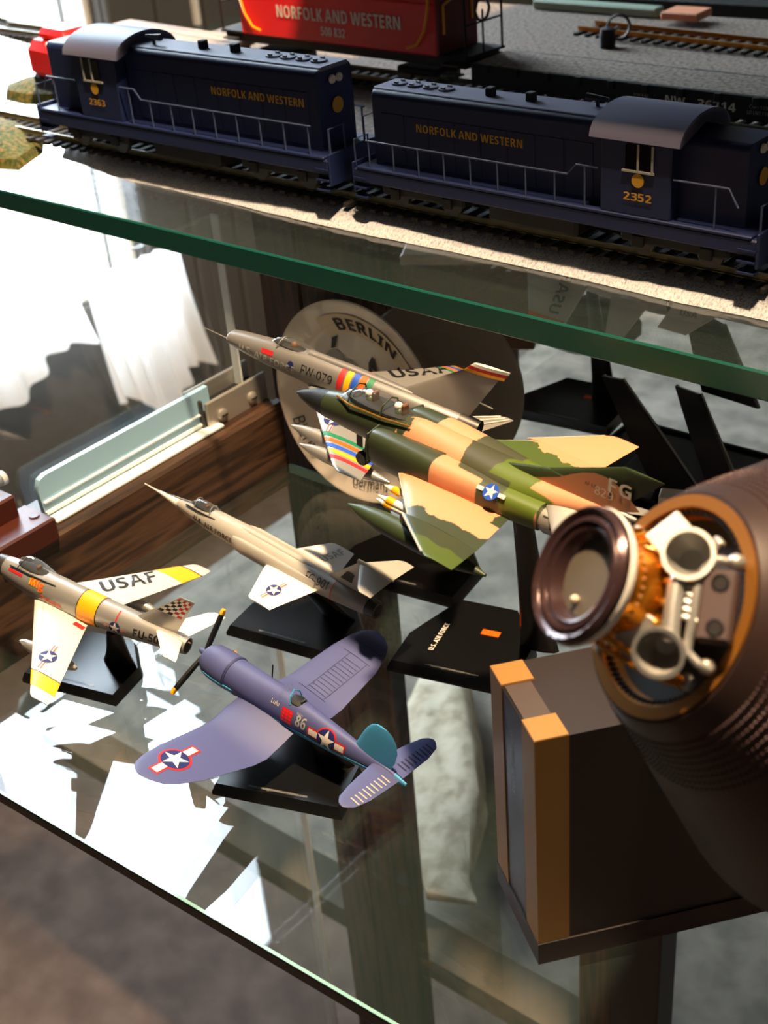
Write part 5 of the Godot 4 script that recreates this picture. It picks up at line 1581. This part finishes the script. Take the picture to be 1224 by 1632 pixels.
# ---------------------------------------------------------------- things at the back
func build_back_things() -> void:
	# souvenir plate
	var pl := thing("souvenir_plate", "round white souvenir plate lettered BERLIN leaning on the wooden upright", "plate", Vector3(-0.381, 0.0515, -0.4275), Vector3(-4, -2, 0))
	obj("dish", move(lathe([Vector2(0.0001, 0.0), Vector2(0.036, 0.0), Vector2(0.040, 0.0022), Vector2(0.0505, 0.0052), Vector2(0.0525, 0.0052), Vector2(0.0525, 0.0040), Vector2(0.040, -0.0008), Vector2(0.03, -0.003), Vector2(0.0001, -0.003)], 64, false), pose(0, 0, 0, 90)), M.porcelain, pl)
	var arc := func(p: PackedVector3Array, r: float, mid: float, up: bool) -> PackedVector3Array:
		return warp(p, func(v: Vector3) -> Vector3:
			var rr := r + (v.y if up else -v.y)
			var a := deg_to_rad(mid) - v.x / r * (1.0 if up else -1.0)
			return Vector3(cos(a) * rr, sin(a) * rr, 0.0003 + maxf(0.0, rr - 0.036) * 0.42 + v.z))
	var band := obj("banner", arc.call(flat(rect(-0.026, 0.0, 0.026, 0.011), 0.0002, 0.004), 0.0345, 78.0, true), M.cream_card, pl)
	obj("lettering", arc.call(letters("BERLIN", 0.0068, 0.0006, true, 1.15), 0.0365, 78.0, true), M.mark_black, band)
	obj("lettering", arc.call(letters("Bieres", 0.0065, 0.0006, false, 1.0), 0.047, 218.0, false), M.mark_black, pl)
	obj("lettering", arc.call(letters("Germany", 0.0065, 0.0006, false, 1.0), 0.047, 282.0, false), M.mark_black, pl)
	var pic := PackedVector3Array()
	for q in [[Vector2(-0.014, 0.016), 0.008], [Vector2(-0.006, 0.012), 0.009], [Vector2(-0.016, 0.006), 0.008], [Vector2(0.004, 0.006), 0.007], [Vector2(0.014, 0.002), 0.008]]:
		pic.append_array(flat(shift(disc(q[1], 14), q[0]), 0.0004))
	obj("printed_scene", pic, M.porcelain_grey, pl)
	var bear := flat(shift(PackedVector2Array([Vector2(-0.001, -0.012), Vector2(0.0005, -0.012), Vector2(0.0012, 0.006), Vector2(0.006, 0.003), Vector2(0.002, 0.012), Vector2(-0.0005, 0.008)]), Vector2(0.008, 0.014)), 0.0008)
	bear.append_array(flat(shift(PackedVector2Array([Vector2(0, 0), Vector2(0.004, 0.001), Vector2(0.006, 0.008), Vector2(0.003, 0.006)]), Vector2(0.023, 0.018)), 0.0008))
	bear.append_array(flat(shift(PackedVector2Array([Vector2(0, 0), Vector2(0.003, 0.001), Vector2(0.005, 0.008), Vector2(0.001, 0.006)]), Vector2(-0.017, 0.024)), 0.0008))
	obj("black_figures", bear, M.mark_black, pl)
	obj("red_seal", flat(shift(disc(0.0028, 14), Vector2(0.003, -0.036)), 0.0009), M.mark_red, pl)
	# second plate
	var p2 := thing("pewter_plate", "plain dark grey metal plate standing behind the Berlin plate", "plate", Vector3(-0.362, 0.046, -0.470), Vector3(-10, 14, 0))
	obj("dish", move(lathe([Vector2(0.0001, 0.0), Vector2(0.026, 0.0), Vector2(0.031, 0.005), Vector2(0.0455, 0.0075), Vector2(0.0465, 0.0065), Vector2(0.032, 0.0035), Vector2(0.0001, -0.002)], 64, false), pose(0, 0, 0, 90)), M.pewter, p2)
	# cream and brown carton
	var cb := thing("carton", "cream-topped brown carton behind the upper shelf's green edge", "box", Vector3(-0.425, 0.045, -0.590), Vector3(0, 28, 0))
	obj("carton_body", box(Vector3.ZERO, Vector3(0.075, 0.055, 0.06), 0.001), M.brown_card, cb)
	obj("cream_lid", box(Vector3(0, 0.0285, 0), Vector3(0.077, 0.006, 0.062), 0.001), M.cream_card, cb)
	var mb := thing("maroon_pouch", "small dark red pouch lying behind the plates under the upper shelf", "pouch", Vector3(-0.372, 0.0, -0.63), Vector3(0, 20, 0))
	obj("pouch_body", move(ball(Vector3(0, 0.016, 0), Vector3(0.034, 0.018, 0.02)), Transform3D()), M.maroon, mb)
	obj("flap", box(Vector3(0, 0.030, 0.006), Vector3(0.05, 0.003, 0.022), 0.001), M.maroon, mb)
	build_rear_jet()
	# black curved display boards with bright metal edges
	var fan := thing("fan_stand", "fan of dark curved boards with bright metal edges behind the camouflaged jet", "display stand", Vector3(-0.25, 0.004, -0.49))
	var ty := thing("black_tray", "flat black tray lying under the fan of dark boards", "tray", Vector3(-0.245, 0.0, -0.508))
	obj("tray_base", box(Vector3(0, 0.001, 0), Vector3(0.112, 0.002, 0.10), 0.0005), M.black_plastic, ty)
	for s in [-1, 1]:
		obj("tray_rim", box(Vector3(s * 0.055, 0.002, 0), Vector3(0.002, 0.004, 0.10), 0.0005), M.black_plastic, ty)
		obj("tray_rim", box(Vector3(0, 0.002, s * 0.049), Vector3(0.112, 0.004, 0.002), 0.0005), M.black_plastic, ty)
	for q in [[Vector3(-0.037, 0.052, -0.012), Vector3(-0.026, 0.053, -0.011), Vector3(0.026, 0.006, 0.0), Vector3(0.000, 0.004, 0.0)], [Vector3(0.001, 0.055, -0.014), Vector3(0.014, 0.054, -0.013), Vector3(0.046, 0.014, 0.002), Vector3(0.030, 0.011, 0.002)], [Vector3(-0.004, 0.089, -0.03), Vector3(0.016, 0.083, -0.03), Vector3(0.040, 0.050, -0.02), Vector3(0.012, 0.052, -0.02)]]:
		var n: Vector3 = (q[1] - q[0]).cross(q[3] - q[0]).normalized() * 0.0012
		var rings := []
		for k in 6:
			var u := k / 5.0
			var bow := Vector3(0, 0.004, 0.003) * sin(PI * u)
			var l: Vector3 = (q[0] as Vector3).lerp(q[3], u) + bow
			var r: Vector3 = (q[1] as Vector3).lerp(q[2], u) + bow
			rings.append(PackedVector3Array([l - n, r - n, r + n, l + n]))
		var bdp := obj("board", loft(rings), M.black_plastic, fan)
		var edge := []
		for k in 6:
			edge.append(rings[k][3])
		obj("metal_edge", tube(edge, 0.0009, 5), M.white_paint, bdp)
		edge = []
		for k in 6:
			edge.append(rings[k][2])
		obj("metal_edge", tube(edge, 0.0007, 5), M.pale_grey_paint, bdp)
	obj("foot", box(Vector3(0.012, 0.001, -0.01), Vector3(0.075, 0.006, 0.04), 0.001), M.black_plastic, fan)
	var rod := thing("metal_rod", "short bright metal rod standing behind the camouflaged jet's right wing", "rod", Vector3(-0.262, 0.0, -0.43))
	obj("shaft", tube([Vector3(0.016, 0.0, 0.01), Vector3(-0.004, 0.047, -0.008)], 0.0010, 8), M.steel, rod)
	obj("tip", ball(Vector3(-0.004, 0.0475, -0.008), Vector3(0.0014, 0.0014, 0.0014), 8), M.white_paint, rod)
	var wb := thing("cream_block", "small cream-coloured block behind the camouflaged jet's tail fin", "block", Vector3(-0.212, 0.0, -0.432), Vector3(0, 20, 0))
	obj("upper_block", box(Vector3(0, 0.040, 0), Vector3(0.012, 0.016, 0.008), 0.0006), M.cream_card, wb)
	obj("pedestal", box(Vector3(0.008, 0.016, 0), Vector3(0.040, 0.032, 0.012), 0.0006), M.mark_blue, wb)
	obj("striped_top", box(Vector3(0.010, 0.0325, 0.001), Vector3(0.042, 0.002, 0.013), 0.0004), M.cream_card, wb)
	# bed beyond the cabinet
	tag(obj("fabric_cover", box(Vector3(-0.1, -0.43, -1.1), Vector3(1.6, 0.06, 1.26), 0.02), M.bed_fabric), "wide cream-grey fabric surface seen through and beyond the lower glass shelf", "fabric")
	var rings := []
	for j in 7:
		var v := j / 6.0
		var ring := PackedVector3Array()
		for i in 24:
			var a := TAU * i / 24
			var rr := (1.0 + 0.16 * sin(a * 3.0 + v * 2.0) + 0.08 * sin(a * 7.0)) * sqrt(maxf(0.02, 1.0 - pow(v * 2.0 - 1.0, 4)))
			ring.append(Vector3(-0.575 + v * 0.19 + cos(a) * 0.01, -0.392 + sin(a) * 0.024 * rr + 0.026, -0.70 + v * 0.20 + cos(a) * 0.055 * rr))
		rings.append(ring)
	tag(obj("white_blanket", loft(rings), M.white_blanket, self, 1.0, 70.0), "folded fluffy white blanket seen through the lower glass beside the upright", "blanket")
	# dark green cloth and bits at the top right
	tag(obj("dark_cloth", box(Vector3(-0.30, 0.120, -0.99), Vector3(0.9, 0.10, 0.20), 0.02), M.dark_cloth), "dark green cloth-covered block behind the rear track", "cloth")
	tag(obj("peach_tag", box(Vector3(-0.403, 0.1605, -0.806), Vector3(0.026, 0.005, 0.022), 0.0008), M.peach), "small peach-coloured slab beyond the brass rails", "block")
	tag(obj("green_strip", move(box(Vector3.ZERO, Vector3(0.10, 0.006, 0.012), 0.001), pose(-0.478, 0.158, -0.82, 0, -3)), M.pale_green), "pale green strip at the top edge beyond the rear track", "strip")
	tag(obj("red_ribbon", move(box(Vector3.ZERO, Vector3(0.05, 0.004, 0.012), 0.001), pose(-0.088, -0.1, -0.315, 0, 20)), M.caboose_dark_red), "shiny dark red strip in the bottom right corner below the shelf", "strip")

func build_rear_jet() -> void:
	var t := thing("model_airplane", "silver grey jet seen through the upper glass with a bright white tail at the back", "model airplane", Vector3(-0.345, 0.100, -0.53))
	var R := func(x: float, y: float, r: float) -> PackedVector3Array:
		var ring := PackedVector3Array()
		for i in 20:
			ring.append(Vector3(x, y + cos(TAU * i / 20) * r, sin(TAU * i / 20) * r))
		return ring
	obj("fuselage", loft([R.call(-0.05, 0.006, 0.001), R.call(-0.03, 0.004, 0.006), R.call(0.0, 0.001, 0.009), R.call(0.04, -0.004, 0.0105), R.call(0.068, -0.008, 0.0095)]), M.wing_silver, t)
	var nz := obj("tail_ring", loft([R.call(0.067, -0.008, 0.0100), R.call(0.074, -0.009, 0.0096), R.call(0.080, -0.010, 0.0082)]), M.steel, t)
	obj("dark_opening", loft([R.call(0.0795, -0.010, 0.0072), R.call(0.0806, -0.010, 0.0070)]), M.matt_black, nz)
	var plate := func(a: Vector3, b: Vector3, c: Vector3, d: Vector3, th: float) -> PackedVector3Array:
		var n := (b - a).cross(d - a).normalized() * th
		return loft([PackedVector3Array([a - n, b - n, c - n, d - n]), PackedVector3Array([a + n, b + n, c + n, d + n])])
	var O := Vector3(-0.345, 0.100, -0.53)
	var w := obj("wing", plate.call(Vector3(-0.343, 0.103, -0.522) - O, Vector3(-0.303, 0.100, -0.522) - O, Vector3(-0.309, 0.077, -0.50) - O, Vector3(-0.328, 0.079, -0.50) - O, 0.0006), M.wing_silver, t)
	obj("orange_tip", plate.call(Vector3(-0.3295, 0.0815, -0.5025) - O, Vector3(-0.309, 0.0795, -0.5025) - O, Vector3(-0.3088, 0.0765, -0.4995) - O, Vector3(-0.3285, 0.0785, -0.4995) - O, 0.0009), M.mark_orange, w)
	obj("lettering", warp(letters("USAF", 0.0062, 0.0, true), func(v: Vector3) -> Vector3: return Vector3(-0.3185 + v.y, 0.0905 + v.x * 0.75, -0.5102 - v.x * 0.72 + 0.0012) - O), M.mark_black, w)
	obj("tailplane", plate.call(Vector3(-0.292, 0.091, -0.518) - O, Vector3(-0.272, 0.090, -0.518) - O, Vector3(-0.280, 0.074, -0.505) - O, Vector3(-0.288, 0.074, -0.505) - O, 0.0006), M.wing_silver, t)
	var fin := obj("tail_fin", plate.call(Vector3(-0.255, 0.098, -0.515) - O, Vector3(-0.230, 0.097, -0.515) - O, Vector3(-0.245, 0.086, -0.503) - O, Vector3(-0.260, 0.086, -0.505) - O, 0.0006), M.white_paint, t)
	obj("lettering", warp(letters("USA", 0.0035, 0.0, true), func(v: Vector3) -> Vector3: return Vector3(-0.247 + v.x, 0.0925 + v.y * 0.6, -0.5088 - v.y * 0.5) - O), M.mark_grey, fin)
	obj("tail_boom", tube([Vector3(0.08, -0.008, 0), Vector3(0.13, -0.010, 0.002), Vector3(0.18, -0.016, 0.004)], 0.006, 12, 0.003), M.wing_silver, t)
